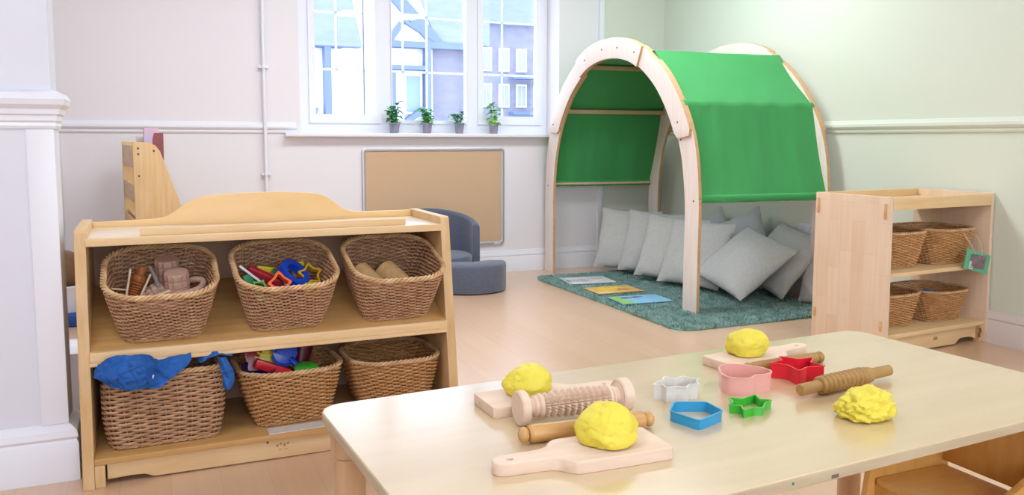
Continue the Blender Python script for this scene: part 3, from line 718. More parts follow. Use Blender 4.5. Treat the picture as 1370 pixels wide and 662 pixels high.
# ------------------------------------------------------------------ rug
rx0, rx1, ry0, ry1 = 2.715, 4.02, 3.865, 5.86
rug = thing('shaggy_rug', 'teal green shaggy rug on the floor under the den', 'rug', (0, 0, 0))
rc_ = ((rx0 + rx1) / 2, (ry0 + ry1) / 2)
outl = [(rc_[0] + p[0], rc_[1] + p[1]) for p in rounded_rect((rx1 - rx0) / 2, (ry1 - ry0) / 2, .09, 8)]
MB().prism(outl, 'z', .001, .009).obj('backing', mat('rug_backing', hx('#6FA79B'), .9), rug)
RUGM = mat('teal_pile', hx('#8DA8A2'), .95, .1, var=(hx('#668880'), 14, (1, 1, 1), 3), sheen=.3)
rnd = random.Random(5); b = MB()
vs = []; fs = []
step = .0135; hxr, hyr = (rx1 - rx0) / 2, (ry1 - ry0) / 2
yy = ry0
while yy < ry1:
    xx = rx0
    while xx < rx1:
        x = xx + rnd.uniform(-.005, .005); y = yy + rnd.uniform(-.005, .005)
        qx, qy = abs(x - rc_[0]) - (hxr - .09), abs(y - rc_[1]) - (hyr - .09)
        if not (qx > 0 and qy > 0 and math.hypot(qx, qy) > .09):
            cl = .5 + .5 * mnoise.noise(Vector((x * 22, y * 22, 0))); h = .016 + .020 * cl * rnd.uniform(.7, 1.1); lx, ly = rnd.uniform(-.012, .012) + .016 * mnoise.noise(Vector((x * 15, y * 15, 4))), rnd.uniform(-.012, .012) + .016 * mnoise.noise(Vector((x * 15, y * 15, 8))); r = rnd.uniform(.0045, .0075); a0 = rnd.uniform(0, 2)
            i0 = len(vs)
            for kk, (zz, rr, f) in enumerate(((.004, r, 0), (h * .65, r * .9, .5))):
                for c in range(4): vs.append((x + lx * f + rr * math.cos(a0 + c * PI / 2), y + ly * f + rr * math.sin(a0 + c * PI / 2), zz))
            vs.append((x + lx, y + ly, h))
            for c in range(4):
                fs.append((i0 + c, i0 + (c + 1) % 4, i0 + 4 + (c + 1) % 4, i0 + 4 + c)); fs.append((i0 + 4 + c, i0 + 4 + (c + 1) % 4, i0 + 8))
        xx += step
    yy += step
b.b.free(); me = bpy.data.meshes.new('pile'); me.from_pydata(vs, [], fs); me.materials.append(RUGM)
po = bpy.data.objects.new('pile', me); COL.objects.link(po); po.parent = rug; po['kind'] = 'stuff'

# books lying open-faced on the rug
def picture_book(label, cx, cy, w, d, ang, cover, shapes):
    t = thing('picture_book', label, 'book', (cx, cy, .0235), (0, 0, ang), 'picture books laid out on the rug')
    MB().box(-w / 2, w / 2, -d / 2, d / 2, 0, .005).obj('cover', cover, t, bevel=.001)
    for nm, pts, m in shapes:
        MB().prism(pts, 'z', .0049, .0056).obj(nm, m, t, smooth=False)
    return t
def blob(cx, cy, r, n=12, sx=1, sy=1, k=.25, seed=0):
    rr = random.Random(seed); return [(cx + r * sx * math.cos(2 * PI * i / n) * (1 + rr.uniform(-k, k)), cy + r * sy * math.sin(2 * PI * i / n) * (1 + rr.uniform(-k, k))) for i in range(n)]
picture_book('white picture book with a faint grey drawing, furthest left on the rug', 2.99, 5.485, .37, .28, -.13, mat('white_cover', hx('#DAD9DC'), .4), [
    ('printed_drawing', blob(-.06, -.02, .07, 14, 1.4, .8, .35, 3), mat('grey_print', hx('#A9A2A6'), .5, var=(hx('#CFC7C9'), 30, (1, 1, 1), 4))),
    ('printed_drawing', blob(.09, .03, .04, 10, 1.5, .7, .3, 4), mat('pale_grey_print', hx('#C2C2CC'), .5)),
    ('printed_border', [(-.185, -.14), (-.15, -.14), (-.15, .14), (-.185, .14)], mat('aqua_print', hx('#A9C8C8'), .5))])
picture_book('yellow and orange picture book, middle one on the rug', 2.975, 5.065, .36, .25, -.03, mat('yellow_cover', hx('#E9C45A'), .4, var=(hx('#D9A06A'), 18, (1, 1, 1), 3)), [
    ('printed_sun', blob(-.02, .02, .08, 14, 1.3, .8, .2, 5), mat('bright_yellow_print', hx('#F0CB35'), .45)),
    ('printed_title', [(-.17, -.115), (-.05, -.115), (-.05, -.095), (-.17, -.095)], mat('white_print', hx('#E9E2D8'), .5)),
    ('printed_figure', blob(.07, -.03, .035, 10, 1.6, .8, .3, 6), mat('orange_print', hx('#D98A55'), .5))])
picture_book('blue and green picture book with a dark winged shape, right one on the rug', 2.96, 4.68, .37, .25, -.08, mat('sky_blue_cover', hx('#7DBDE6'), .4, var=(hx('#93CBEA'), 9, (1, 1, 1), 3)), [
    ('printed_meadow', [(-.184, -.124), (-.08, -.124), (-.10, -.03), (-.12, .05), (-.10, .124), (-.184, .124)], mat('meadow_green_print', hx('#93C36F'), .5)),
    ('printed_bird', [(-.14, .06), (-.09, .085), (-.04, .065), (0, .09), (.06, .07), (.01, .05), (-.04, .045), (-.09, .035)], mat('brown_print', hx('#6B5B4C'), .5))])

# ------------------------------------------------------------------ cushions
def cushion_mesh(S, T, seed):
    n = 26; rows = []
    def P(u, v, side):
        a, c = abs(u), abs(v)
        th = (max(0, 1 - a ** 2.6) * max(0, 1 - c ** 2.6)) ** .55
        pin = 1 - .055 * (1 - a ** 2) * (c ** 6) ; pin2 = 1 - .055 * (1 - c ** 2) * (a ** 6)
        w = .006 * mnoise.noise(Vector((u * 2.2 + seed, v * 2.2, seed * 3 + side))) + .004 * mnoise.noise(Vector((u * 6 + seed, v * 6, seed + side)))
        cr_ = .012 * max(0, a + c - 1.35) * math.sin((u - v) * 16 + seed)
        return Vector((u * S / 2 * pin2, v * S / 2 * pin, side * (T / 2 * th + (w + cr_) * min(1, th * 2)) + .012 * mnoise.noise(Vector((u * 1.5, v * 1.5, seed)))))
    b = MB()
    for side in (-1, 1):
        b.grid([[P(-1 + 2 * i / n, -1 + 2 * j / n, side) for i in range(n + 1)] for j in range(n + 1)])
    bmesh.ops.remove_doubles(b.b, verts=b.b.verts, dist=1e-5); bmesh.ops.recalc_face_normals(b.b, faces=b.b.faces)
    # piped seam
    return b
def cushion(label, c, yaw, lean, roll, m=LINEN, S=.51, T=.13, seed=1):
    d = Vector((math.cos(yaw), math.sin(yaw), 0)); nrm = Vector((math.sin(yaw), -math.cos(yaw), 0)); up = -nrm * math.sin(lean) + Vector((0, 0, math.cos(lean)))
    x = d * math.cos(roll) + up * math.sin(roll); y = -d * math.sin(roll) + up * math.cos(roll)
    o = cushion_mesh(S, T, seed).obj('linen_cushion', m, angle=80)
    M = Matrix((x, y, x.cross(y))).transposed()
    o.location = c; o.rotation_euler = M.to_euler()
    return tag(o, label, 'cushion', 'linen cushions under the den')
cushion('grey linen cushion at the far left end of the row', (3.505, 5.748, .285), -.83, .327, -.047, seed=1)
cushion('grey linen cushion second from the left end of the row', (3.585, 5.50, .285), -.98, .334, -.044, seed=2)
cushion('grey linen cushion third from the left end of the row', (3.56, 5.20, .280), -1.06, .40, -.06, seed=3)
cushion('grey linen cushion fourth in the row, partly behind the den leg', (3.585, 4.93, .275), -1.13, .44, -.03, seed=4, S=.51)
cushion('large grey cushion lying tilted on one corner in front of the others', (3.679, 4.5, .262), -1.29, .865, 1.228, seed=5, T=.15, S=.53)
cushion('grey linen cushion leaning behind the tilted one, beside the low shelf', (3.961, 4.46, .275), -1.50, .66, -.20, seed=6)
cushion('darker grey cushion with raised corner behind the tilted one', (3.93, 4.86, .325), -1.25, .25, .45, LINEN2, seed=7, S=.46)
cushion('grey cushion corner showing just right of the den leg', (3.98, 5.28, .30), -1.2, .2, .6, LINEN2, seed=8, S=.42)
cushion('pale cushion low on the rug at the right end of the heap', (4.0, 4.12, .16), -1.45, .35, .1, LINEN3, seed=9, S=.30, T=.09)

# ================================================================== PINBOARD, ARMCHAIR, BOOKCASE
t = thing('pinboard', 'beige felt noticeboard with aluminium frame on the wall below the window', 'noticeboard', (2.023, YB, .634))
MB().box(-.575, .575, -.012, 0, -.385, .385).obj('felt_panel', CORK, t)
def rring(hw, hh, r, n=8): return [(p[0], p[1]) for p in rounded_rect(hw, hh, r, n)]
b = MB(); A_, B_ = rring(.592, .40, .035), rring(.565, .373, .012)
rows = [[Vector((p[0], y, p[1])) for p in q] for q, y in ((A_, 0), (A_, -.016), (rring(.588, .396, .032), -.019), (rring(.569, .377, .014), -.019), (B_, -.016), (B_, -.008))]
b.grid(rows, True); b.obj('frame', ALU, t, angle=50)
MB().box(.50, .555, -.022, -.012, -.396, -.380).obj('corner_cap', mat('pale_plastic_cap', hx('#D8D6DA'), .4), t, bevel=.003)

# tub chair
t = thing('tub_chair', "small blue-grey upholstered child's tub chair behind the toy shelf", 'armchair', (1.90, 5.84, 0))
R0, R1 = .27, .325
rows = []
a0, a1 = -18, 198
N_ = 40
for k in range(N_ + 1):
    a = math.radians(a0 + (a1 - a0) * k / N_); f = abs(2 * k / N_ - 1)
    zt_ = .565 - .105 * f ** 1.6
    ro, ri = R1, R0
    ca, sa_ = math.cos(a), math.sin(a)
    ring = []
    for r, z in ((ri, .06), (ri, zt_ - .02), (ri + .008, zt_ - .006), (ri + .02, zt_), (ro - .02, zt_), (ro - .008, zt_ - .006), (ro, zt_ - .02), (ro + .0, .06)):
        ring.append(Vector((ca * r, sa_ * r * .98, z)))
    rows.append(ring)
MB().grid(rows, True, True).obj('backrest', BLUEGREY, t, bevel=.008, angle=50)
pr = [(0, .05), (.262, .05), (.266, .06), (.266, .215), (.258, .235), (.24, .245), (0, .25)]
MB().lathe(pr, 48, M=Matrix.Diagonal((1, .98, 1, 1))).obj('seat', BLUEGREY, t)
for x, y in ((-.17, -.17), (.17, -.17), (-.17, .17), (.17, .17)): MB().lathe([(.018, 0), (.022, .052)], 12, M=Matrix.Translation((x, y, 0))).obj('foot', DARK, t)
# footstool, a D-shaped pouffe
t = thing('footstool', 'low blue-grey upholstered D-shaped stool in front of the tub chair', 'footstool', (2.085, 5.36, 0))
outl = catmull([(-.262, .06), (-.25, -.02), (-.19, -.105), (-.08, -.16), (.05, -.165), (.16, -.12), (.235, -.03), (.262, .06), (.20, .075), (0, .03), (-.20, .075)], 6, True)
rows = []
for s_, z in ((.9, .006), (.99, .010), (1, .03), (1, .185), (.985, .2), (.94, .208), (.6, .215), (.1, .217)): rows.append([Vector((p.x * s_, p.y * s_, z)) for p in outl])
MB().grid(rows, True, True).obj('upholstery', BLUEGREY, t, angle=60)
t.location = (2.075, 5.52, 0); t.rotation_euler = (0, 0, -.06)

# book display unit at the far wall
bc = thing('book_display', 'birch book display with sloping side, standing behind the toy shelf at left', 'bookcase', (-.134, 5.22, 0), (0, 0, math.radians(5.9)))
sidep = [(0, 0), (.36, 0), (.345, .30), (.24, .74), (.165, .97), (.145, 1.03), (.12, 1.063), (.085, 1.079), (.0, 1.082)]
for y in (0, .82):
    MB().prism(sidep, 'y', y, y + .02).obj('side_panel', W_Z, bc, bevel=.004)
sl = MB()
for z0, z1 in ((.93, 1.06), (.72, .83), (.50, .61), (.10, .30)): MB().box(.005, .02, .02, .82, z0, z1).obj('back_slat', W_Y, bc, bevel=.002)
for i, z in enumerate((.12, .38, .62)):
    MB().box(.02, .30 - i * .06, .02, .82, z, z + .014).obj('display_ledge', W_Y, bc, bevel=.002)
b = MB()
for x, z in ((.028, 1.045), (.028, 1.012), (.028, .885), (.112, 1.03)): b.lathe([(.006, 0), (.006, .0015)], 12, M=Matrix.Translation((x, 0.0, z)) @ Matrix.Rotation(PI / 2, 4, 'X'))
b.obj('screw', DARK, bc)
for (lab, m_, w_, h_, loc_, rot_) in (
    ('pink and lilac book sticking up from the top of the display unit', mat('pink_cover', hx('#D5B3C4'), .5, var=(hx('#A9AEE0'), 6, (1, 1, 1), 2)), .10, .24, (-.085, 5.30, .925), (0, .06, math.radians(-52))),
    ('thin dark red book right of the pink one on the display unit', mat('dark_red_cover', hx('#8C4A50'), .5), .07, .21, (-.035, 5.33, .925), (0, .02, math.radians(-60))),
    ('cream book at the left end of the display top', mat('cream_cover', hx('#E3D5C6'), .5), .06, .17, (-.118, 5.33, .945), (0, 0, math.radians(-50)))):
    o = MB().box(0, .010, 0, w_, 0, h_).obj('picture_book', m_, bevel=.001); o.location = loc_; o.rotation_euler = rot_
    tag(o, lab, 'book', 'books in the display unit')

# ================================================================== RIGHT SHELF
A2 = .0686
rs = thing('low_shelf', 'low maple shelf with tray top by the green wall, four wicker baskets', 'shelf unit', (3.3197, 2.9679, 0), (0, 0, A2))
RW, RD, RT_ = .8302, .4749, .8188
def rs_side(u0, u1): return MB().prism([(0, 0), (RD, 0), (RD, RT_), (.006, RT_)], 'x', u0, u1).obj('side_panel', STAVE, rs, bevel=.004)
rs_side(0, .024); rs_side(RW - .024, RW)
MB().box(.024, RW - .024, .004, .022, .752, .812).obj('front_rail', W_X, rs, bevel=.003)
MB().box(.024, RW - .024, RD - .02, RD - .002, .735, .818).obj('back_rail', W_X, rs, bevel=.003)
MB().box(.024, RW - .024, .02, RD - .02, .762, .778).obj('tray_board', W_X, rs)
MB().box(.024, RW - .024, .006, RD - .01, .412, .4335).obj('shelf_board', W_X, rs, bevel=.003)
MB().box(.024, RW - .024, .006, RD - .01, .096, .1187).obj('shelf_board', W_X, rs, bevel=.003)
MB().prism([(.045, .02), (.20, .02), (.225, .010), (RW - .24, .008), (RW - .215, .028), (RW - .20, .036), (RW - .12, .036), (RW - .07, .02), (RW - .07, .096), (.045, .096)], 'y', .024, .042).obj('plinth', W_X, rs, bevel=.002)
MB().box(RW - .054, RW - .024, .012, .05, 0, .096).obj('foot', W_Z, rs, bevel=.003); MB().box(.024, .054, .012, .05, 0, .096).obj('foot', W_Z, rs, bevel=.003)
CON = wood('connector_beech', '#DDB283', '#CFA170', (5, 5, 5))
for y, z0, z1 in ((.030, .70, .785), (RD - .02, .70, .79), (.030, .13, .19), (RD - .02, .13, .19)):
    MB().box(-.004, .001, y - .008, y + .008, z0 + .006, z1).box(-.009, 0, y - .005, y + .005, z0 + .02, z1 - .035 if z1 - z0 > .07 else z1 - .02).obj('hook_connector', CON, rs, bevel=.004)
e = MB()
for i in range(5): e.tube([(.405 + i * .007, .0235, .048), (.408 + i * .007, .0235, .066 + .004 * (i % 2)), (.411 + i * .007, .0235, .05)], .0012, 4)
e.obj('branded_emblem', mat('burnt_brown', hx('#A9783F'), .7), rs)
e2 = MB(); e2.tube([(RW - .056, .011, .03), (RW - .062, .009, .05), (RW - .050, .009, .06), (RW - .058, .009, .08)], .006, 6).obj('scuff', mat('worn_brown', hx('#8A5F38'), .8), rs)
GR = 'wicker baskets on the low shelf'
for (u, v, z, s, lab) in ((.225, .215, .434, (1.04, .96, .97), 'golden wicker basket on the low shelf, upper level, half hidden by side panel'),
                          (.610, .215, .434, (1.08, 1.0, .97), 'golden wicker basket on the upper level of the low shelf with a hanging card'),
                          (.215, .225, .119, (1.04, .96, .92), 'golden wicker basket on the low shelf, lower level, half hidden by side panel'),
                          (.605, .215, .119, (1.02, .95, .86), 'golden wicker basket on the low shelf, lower level, holding a blue toy')):
    c = copy_tree(LB); put(c, shelf_xf(u, v, z, 0, 0, rs), s); tag(c, lab, 'basket', GR)

# green card with a clear bag tied to the basket
t = thing('hanging_card', 'green card with a clear bag tied to the basket on the low shelf', 'card', (3.9846, 2.9915, .456), (0, math.radians(14), A2 - .02))
MB().box(-.10, .10, -.002, .0, -.052, .052).obj('card', mat('mint_green_card', hx('#5DB38A'), .5), t)
b = MB()
rows = []
for j in range(9):
    rows.append([Vector((-.060 + .125 * i / 10, -.004 - .016 * math.sin(PI * i / 10) * math.sin(PI * j / 8) + .003 * mnoise.noise(Vector((i * .8, j * .8, 0))), -.042 + .075 * j / 8 + .01 * i / 10)) for i in range(11)])
b.grid(rows).obj('clear_bag', mat('smoky_clear_plastic', hx('#8C7480'), .15, .8, var=(hx('#5E4A58'), 40, (1, 1, 1), 3)), t)
MB().box(-.062, -.036, -.0075, -.003, -.046, -.006).obj('sticker', mat('white_sticker', hx('#E5DDD8'), .5), t)
b = MB()
for i in range(4): b.box(-.058 + .001 * i, -.042, -.0085, -.0074, -.040 + i * .008, -.036 + i * .008)
b.obj('sticker_print', DARK, t)
b = MB(); b.tube([(-.03, -.003, .035), (-.055, .010, .075), (-.075, .040, .118), (-.072, .070, .150)], .0025, 6); b.tube([(.025, -.003, .04), (.035, .012, .075), (.042, .040, .118), (.044, .070, .150)], .0025, 6)
b.obj('cord', mat('cream_cord', hx('#D6C3A8'), .8), t)

# blue toy in the lower basket
tag(MB().lathe([(.0, 0), (.05, 0), (.055, .01), (.05, .02), (.03, .024), (0, .024)], 24).obj('toy_disc', plastic('azure_plastic', '#2A86D6')), 'bright blue round toy in the lower basket of the low shelf', 'toy')
o = COL.objects[-1]; o.matrix_world = shelf_xf(.60, .19, .119 + .13, 0, 0, rs) @ Matrix.Rotation(.25, 4, 'Y'); 

# ================================================================== CHAIR UNDER THE TABLE
ch = thing('cube_chair', "child's wooden cube chair tucked under the right end of the table", 'chair', (1.73, 1.310, 0), (0, 0, .0))
SZ = .27; CH = .133
MB().box(-.13, .105, -CH + .005, CH - .005, SZ - .018, SZ).obj('seat', wood('chair_seat_ply', '#E0B36C', '#D3A156', (2, 10, 10)), ch, bevel=.004)
MB().box(.105, .121, -CH, CH, SZ + .008, .47).obj('backrest', W_CHAIR, ch, bevel=.003)
MB().box(.104, .122, -CH, CH, .10, SZ - .03).obj('back_board', W_CHAIR, ch, bevel=.003)
for s in (-1, 1):
    y0, y1 = (CH, CH + .018) if s > 0 else (-CH - .018, -CH)
    MB().prism([(-.20, 0), (-.165, 0), (-.15, .10), (.08, .10), (.095, 0), (.135, 0), (.125, .375), (.10, .372), (.04, .352), (-.02, .325), (-.07, .306), (-.125, .297), (-.145, .285), (-.158, .2)], 'x' if False else 'y', y0, y1).obj('side_panel', W_CHAIR, ch, bevel=.003)
MB().box(-.128, -.112, -CH, CH, SZ - .06, SZ - .018).obj('seat_rail', W_CHAIR, ch, bevel=.003)

# ================================================================== PLANTS
def leaf(b, base, d, L, w, droop, up=Vector((0, 0, 1))):
    d = d.normalized(); side = d.cross(up)
    if side.length < .1: side = d.cross(Vector((1, 0, 0)))
    side.normalize(); nrm = side.cross(d); n = 5; prev = None
    for i in range(n + 1):
        f = i / n; wd = w * math.sin(PI * min(.98, f * .9 + .06)) ** .8; c = base + d * (L * f) - Vector((0, 0, 1)) * droop * L * f * f
        row = [b.verts.new(c - side * wd / 2 + nrm * wd * .18), b.verts.new(c), b.verts.new(c + side * wd / 2 + nrm * wd * .18)]
        if prev:
            for k in range(2): b.faces.new((prev[k], prev[k + 1], row[k + 1], row[k]))
        prev = row
def plant(label, x, m, seed, H, spread, lean, n, ls_, r=.040, ph=.085):
    t = thing('potted_plant', label, 'plant', (x, 6.37, 1.147), (0, 0, 0), 'small potted plants on the window sill')
    MB().lathe([(0, 0), (r * .74, 0), (r * .78, .002), (r * .95, ph - .016), (r * 1.04, ph - .015), (r * 1.08, ph), (r * .98, ph), (r * .93, ph - .01), (0, ph - .01)], 32).obj('pot', POT, t)
    MB().lathe([(0, ph - .014), (r * .93, ph - .012), (r * .9, ph - .006), (0, ph - .002)], 20).obj('soil', SOIL, t)
    rnd = random.Random(seed); st = MB(); fb = bmesh.new()
    nst = 6
    for s_ in range(nst):
        a = 2 * PI * s_ / nst + rnd.uniform(-.4, .4); rad = rnd.uniform(.2, 1) * spread; hh = H * rnd.uniform(.55, 1)
        tip = Vector((math.cos(a) * rad + lean, math.sin(a) * rad * .8, ph + hh)); bse = Vector((math.cos(a) * .012, math.sin(a) * .012, ph - .01))
        mid = (bse + tip) / 2 + Vector((math.cos(a) * rad * .1, 0, .01)); P_ = catmull([bse, mid, tip], 5)
        st.tube(P_, .0015, 5)
        for k in range(n):
            f = (k + .8) / n; q = P_[min(int(f * (len(P_) - 1)), len(P_) - 1)]; aa = a + k * 2.4 + rnd.uniform(-.5, .5)
            dd = Vector((math.cos(aa), math.sin(aa), rnd.uniform(-.1, .9)))
            leaf(fb, q, dd, ls_ * rnd.uniform(.9, 1.5), ls_ * rnd.uniform(.7, 1.05), rnd.uniform(.1, .6))
    st.obj('stem', LEAF2, t)
    mb = MB(); mb.b.free(); mb.b = fb; mb.obj('foliage', m, t, angle=60)
    return t
plant('tallest bushy potted plant, leftmost on the sill', 1.728, LEAF2, 11, .165, .055, -.012, 9, .05, .043)
plant('mid-height potted plant second from left, a low leaf hanging over the pot', 1.998, LEAF, 12, .115, .065, -.015, 8, .048, .041)
plant('lowest potted plant third from left, trailing to the left', 2.272, LEAF2, 13, .095, .075, -.035, 8, .038, .040)
plant('tall lime-leaved potted plant, rightmost on the sill', 2.575, LEAF3, 14, .165, .05, -.008, 7, .05, .040)

# ================================================================== THINGS IN THE BASKETS OF THE LARGE SHELF
def in_up(i, x, y, z, rx=0, ry=0, rz=0):
    """matrix inside upper basket i, basket-local coordinates"""
    u = (.236, .637, 1.032)[i]; M = shelf_xf(*slope(u, .165), TLT, (0, .03, .02)[i])
    return M @ Matrix.Translation((x, y, z)) @ Matrix.Rotation(rz, 4, 'Z') @ Matrix.Rotation(ry, 4, 'Y') @ Matrix.Rotation(rx, 4, 'X')
# basket 1
PB = mat('pink_beech', hx('#C9A491'), .6, var=(hx('#B8917E'), 20, (1, 1, 1), 3))
def SM(u, v, z, rx=0, ry=0, rz=0):
    return shelf_xf(u, v, z) @ Matrix.Rotation(rz, 4, 'Z') @ Matrix.Rotation(ry, 4, 'Y') @ Matrix.Rotation(rx, 4, 'X')
def between(o, a, c):
    """stand o (axis local z, foot at origin) from a to c, shelf coordinates"""
    A_, C_ = shelf_xf(*a).translation, shelf_xf(*c).translation; q = C_ - A_
    o.location = A_; o.rotation_euler = q.to_track_quat('Z', 'Y').to_euler(); return q.length
def drum_roller(label, a, c, loop, R=.038):
    t = thing('drum_roller', label, 'textured roller'); L = between(t, a, c)
    def rad(j, k):
        g = abs(math.sin(PI * j / 8)); base = R + (.0022 * math.cos(2 * PI * k / 6) if g > .3 else -.0035)
        return base if 0 < j < 40 else R - .002
    rows = [[Vector((rad(j, k) * math.cos(2 * PI * k / 72), rad(j, k) * math.sin(2 * PI * k / 72), L * j / 40)) for k in range(72)] for j in range(41)]
    MB().grid(rows, True, True).obj('drum', PB, t)
    if loop:
        z = L * .48; e = R + .004
        pth = catmull([(-e, 0, z), (-e * .7, -e * .8, z), (0, -e - .002, z), (e * .9, -e * .8, z + .004), (e + .035, -.02, z + .014), (e + .038, .018, z + .022), (e + .01, .034, z + .02), (e * .5, e * .95, z + .01), (-e * .5, e * .9, z)], 6, True)
        MB().tube(pth, .0105, 10, closed=True).obj('loop_handle', PB, t)
    return t
drum_roller('textured wooden drum with a loop handle, in the left upper basket', (.292, .20, .53), (.284, .165, .652), True)
drum_roller('textured wooden drum behind the looped one, in the left upper basket', (.262, .28, .56), (.256, .25, .688), False)
drum_roller('textured wooden drum lying lowest in the left upper basket', (.165, .20, .545), (.245, .215, .585), False, .036)
t = ribbed_pin('brown ribbed rolling pin standing in the left upper basket', .17, wood('chestnut_wood', '#9A5C2C', '#854A20', (16, 16, 2)), .014, .023)
M_ = SM(.155, .175, .595, 0, 0, 0) @ Matrix.Rotation(math.radians(-70), 4, 'Y') @ Matrix.Translation((0, 0, -.023)); put(t, M_)
STK = mat('bare_stick', hx('#D2BA9C'), .7)
for k, (a, c, r, l) in enumerate((((.118, .13, .52), (.145, .16, .672), .0038, 'thin upright stick at the left of the rolling pin'), ((.150, .125, .535), (.205, .17, .648), .0038, 'thin slanting stick crossing before the drums'),
      ((.160, .105, .562), (.262, .125, .595), .0075, 'thick pale stick lying across the basket front'), ((.262, .165, .52), (.204, .21, .668), .0072, 'grey stick leaning towards the back'), ((.075, .17, .610), (.135, .17, .600), .0035, 'short pale stick at the far left'))):
    o = thing('tmp', 'x', 'x'); L = between(o, a, c); lo, ro = o.location.copy(), o.rotation_euler.copy(); bpy.data.objects.remove(o)
    o = MB().lathe([(0, 0), (r, 0), (r * .9, L), (0, L)], 10).obj('wooden_stick', STK if k != 3 else mat('grey_stick', hx('#8F8580'), .7))
    o.location = lo; o.rotation_euler = ro
    tag(o, l + ' in the left upper basket', 'stick', 'sticks in the left upper basket')
tag(MB().box(-.055, .055, -.03, .03, 0, .03).obj('wooden_block', PB, bevel=.01), 'small wooden block under the sticks in the left upper basket', 'block')
put(COL.objects[-1], SM(.215, .14, .53, .2, .1, .5))

# basket 2: plastic cutters
def ring_cutter(label, pts, h, m, M, name='toy_cutter', smooth=False, k=.90):
    P = [Vector(p) for p in pts]
    if smooth: P = catmull(P, 5, True)
    c = sum(P, Vector((0, 0))) / len(P)
    def R(k_, z): return [Vector((c.x + (p.x - c.x) * k_, c.y + (p.y - c.y) * k_, z)) for p in P]
    o = MB().grid([R(1, 0), R(1, h), R(k, h), R(k, 0), R(1, 0)], True).obj(name, m, angle=40); put(o, M); tag(o, label, 'cutter', 'plastic cutters in the middle upper basket'); return o
def star_pts(n, r1, r2): return [((r1 if k % 2 == 0 else r2) * math.cos(PI * k / n), (r1 if k % 2 == 0 else r2) * math.sin(PI * k / n)) for k in range(2 * n)]
circ = lambda r, n=28: [(r * math.cos(2 * PI * k / n), r * math.sin(2 * PI * k / n)) for k in range(n)]
ring_cutter('deep blue round ring leaning in the middle upper basket', circ(.058, 40), .030, P_DB, SM(.668, .19, .606, .55, .62, .0), name='toy_ring', k=.62)
ring_cutter('orange flower-shaped cutter at the front of the middle upper basket', star_pts(4, .042, .028), .024, P_ORA, SM(.612, .118, .594, 1.15, 0, .15), smooth=True, k=.72)
ring_cutter('dark yellow wavy cutter at the right of the middle upper basket', star_pts(5, .046, .030), .022, P_MUST, SM(.735, .205, .600, .95, -.3, .3), smooth=True, k=.76)
ring_cutter('bright yellow square cutter at the lower right of the middle upper basket', [(-.022, -.022), (.022, -.022), (.022, .022), (-.022, .022)], .028, P_YEL, SM(.728, .145, .555, .9, 0, .1), k=.8)
ring_cutter('light green star cutter low at the front of the middle upper basket', star_pts(5, .030, .020), .024, P_LG, SM(.548, .138, .580, 1.2, .2, 0), k=.75)
ring_cutter('green cutter lying at the front of the middle upper basket', star_pts(3, .036, .026), .022, P_LG, SM(.562, .140, .552, .6, .1, 0), smooth=True, k=.75)
def bar(label, u, v, z, L, w, t_, m, rx=0, ry=0, rz=0, name='toy_tool', grp='plastic toys in the middle upper basket'):
    o = MB().box(-L / 2, L / 2, -w / 2, w / 2, -t_ / 2, t_ / 2).obj(name, m, bevel=min(w, t_) * .25, seg=3); put(o, SM(u, v, z, rx, ry, rz)); return tag(o, label, 'toy', grp)
bar('upright dark green handle at the left of the middle upper basket', .522, .145, .592, .085, .034, .022, P_DG, 1.4, 1.25, .0)
bar('red wedge-shaped tool in the middle upper basket', .578, .175, .610, .145, .030, .036, P_RED if False else P_CRIM, .4, .50, .05)
bar('long thin white stick slanting across the middle upper basket', .537, .135, .620, .135, .008, .008, mat('white_stick', hx('#DAD8E4'), .4), 0, .72, .0, 'plastic_stick')
bar('yellow handle at the back left of the middle upper basket', .588, .255, .628, .065, .022, .024, P_YEL, 0, .2, .1)
bar('yellow handle at the back of the middle upper basket', .676, .275, .628, .110, .018, .020, P_YEL, 0, -.22, .1)
bar('yellow block at the far left of the middle upper basket', .517, .19, .605, .070, .024, .028, P_MUST, 0, -.5, .3)
bar('small orange block in the middle upper basket', .594, .235, .606, .050, .028, .028, P_ORA, 0, .1, -.1)
bar('teal piece in the middle upper basket', .622, .235, .606, .045, .024, .036, mat('teal_plastic', hx('#1F8F86'), .3), .4, .6, .2)
bar('pinkish wooden block behind the blue ring in the middle upper basket', .706, .25, .606, .045, .035, .035, PB, .2, .5, .3, 'wooden_block')
bar('purple piece at the left of the middle upper basket', .520, .145, .570, .060, .022, .020, P_PUR, 0, 1.0, .2)
bar('dark red piece at the front right of the middle upper basket', .690, .155, .560, .075, .03, .024, P_CRIM, .2, .05, .1)
bar('dark red piece at the bottom left of the middle upper basket', .560, .15, .560, .10, .05, .03, P_CRIM, 0, .3, .0)
bar('dark green piece at the bottom of the middle upper basket', .62, .22, .545, .15, .10, .03, P_DG, .2, 0, .2)
o = MB().lathe([(.0, 0), (.022, 0), (.026, .055), (.022, .057), (.018, .01), (0, .01)], 28).obj('grey_tube', P_GREY); put(o, SM(.650, .165, .545, .5, .2, 0)); tag(o, 'grey plastic tube beside the blue ring in the middle upper basket', 'toy', 'plastic toys in the middle upper basket')

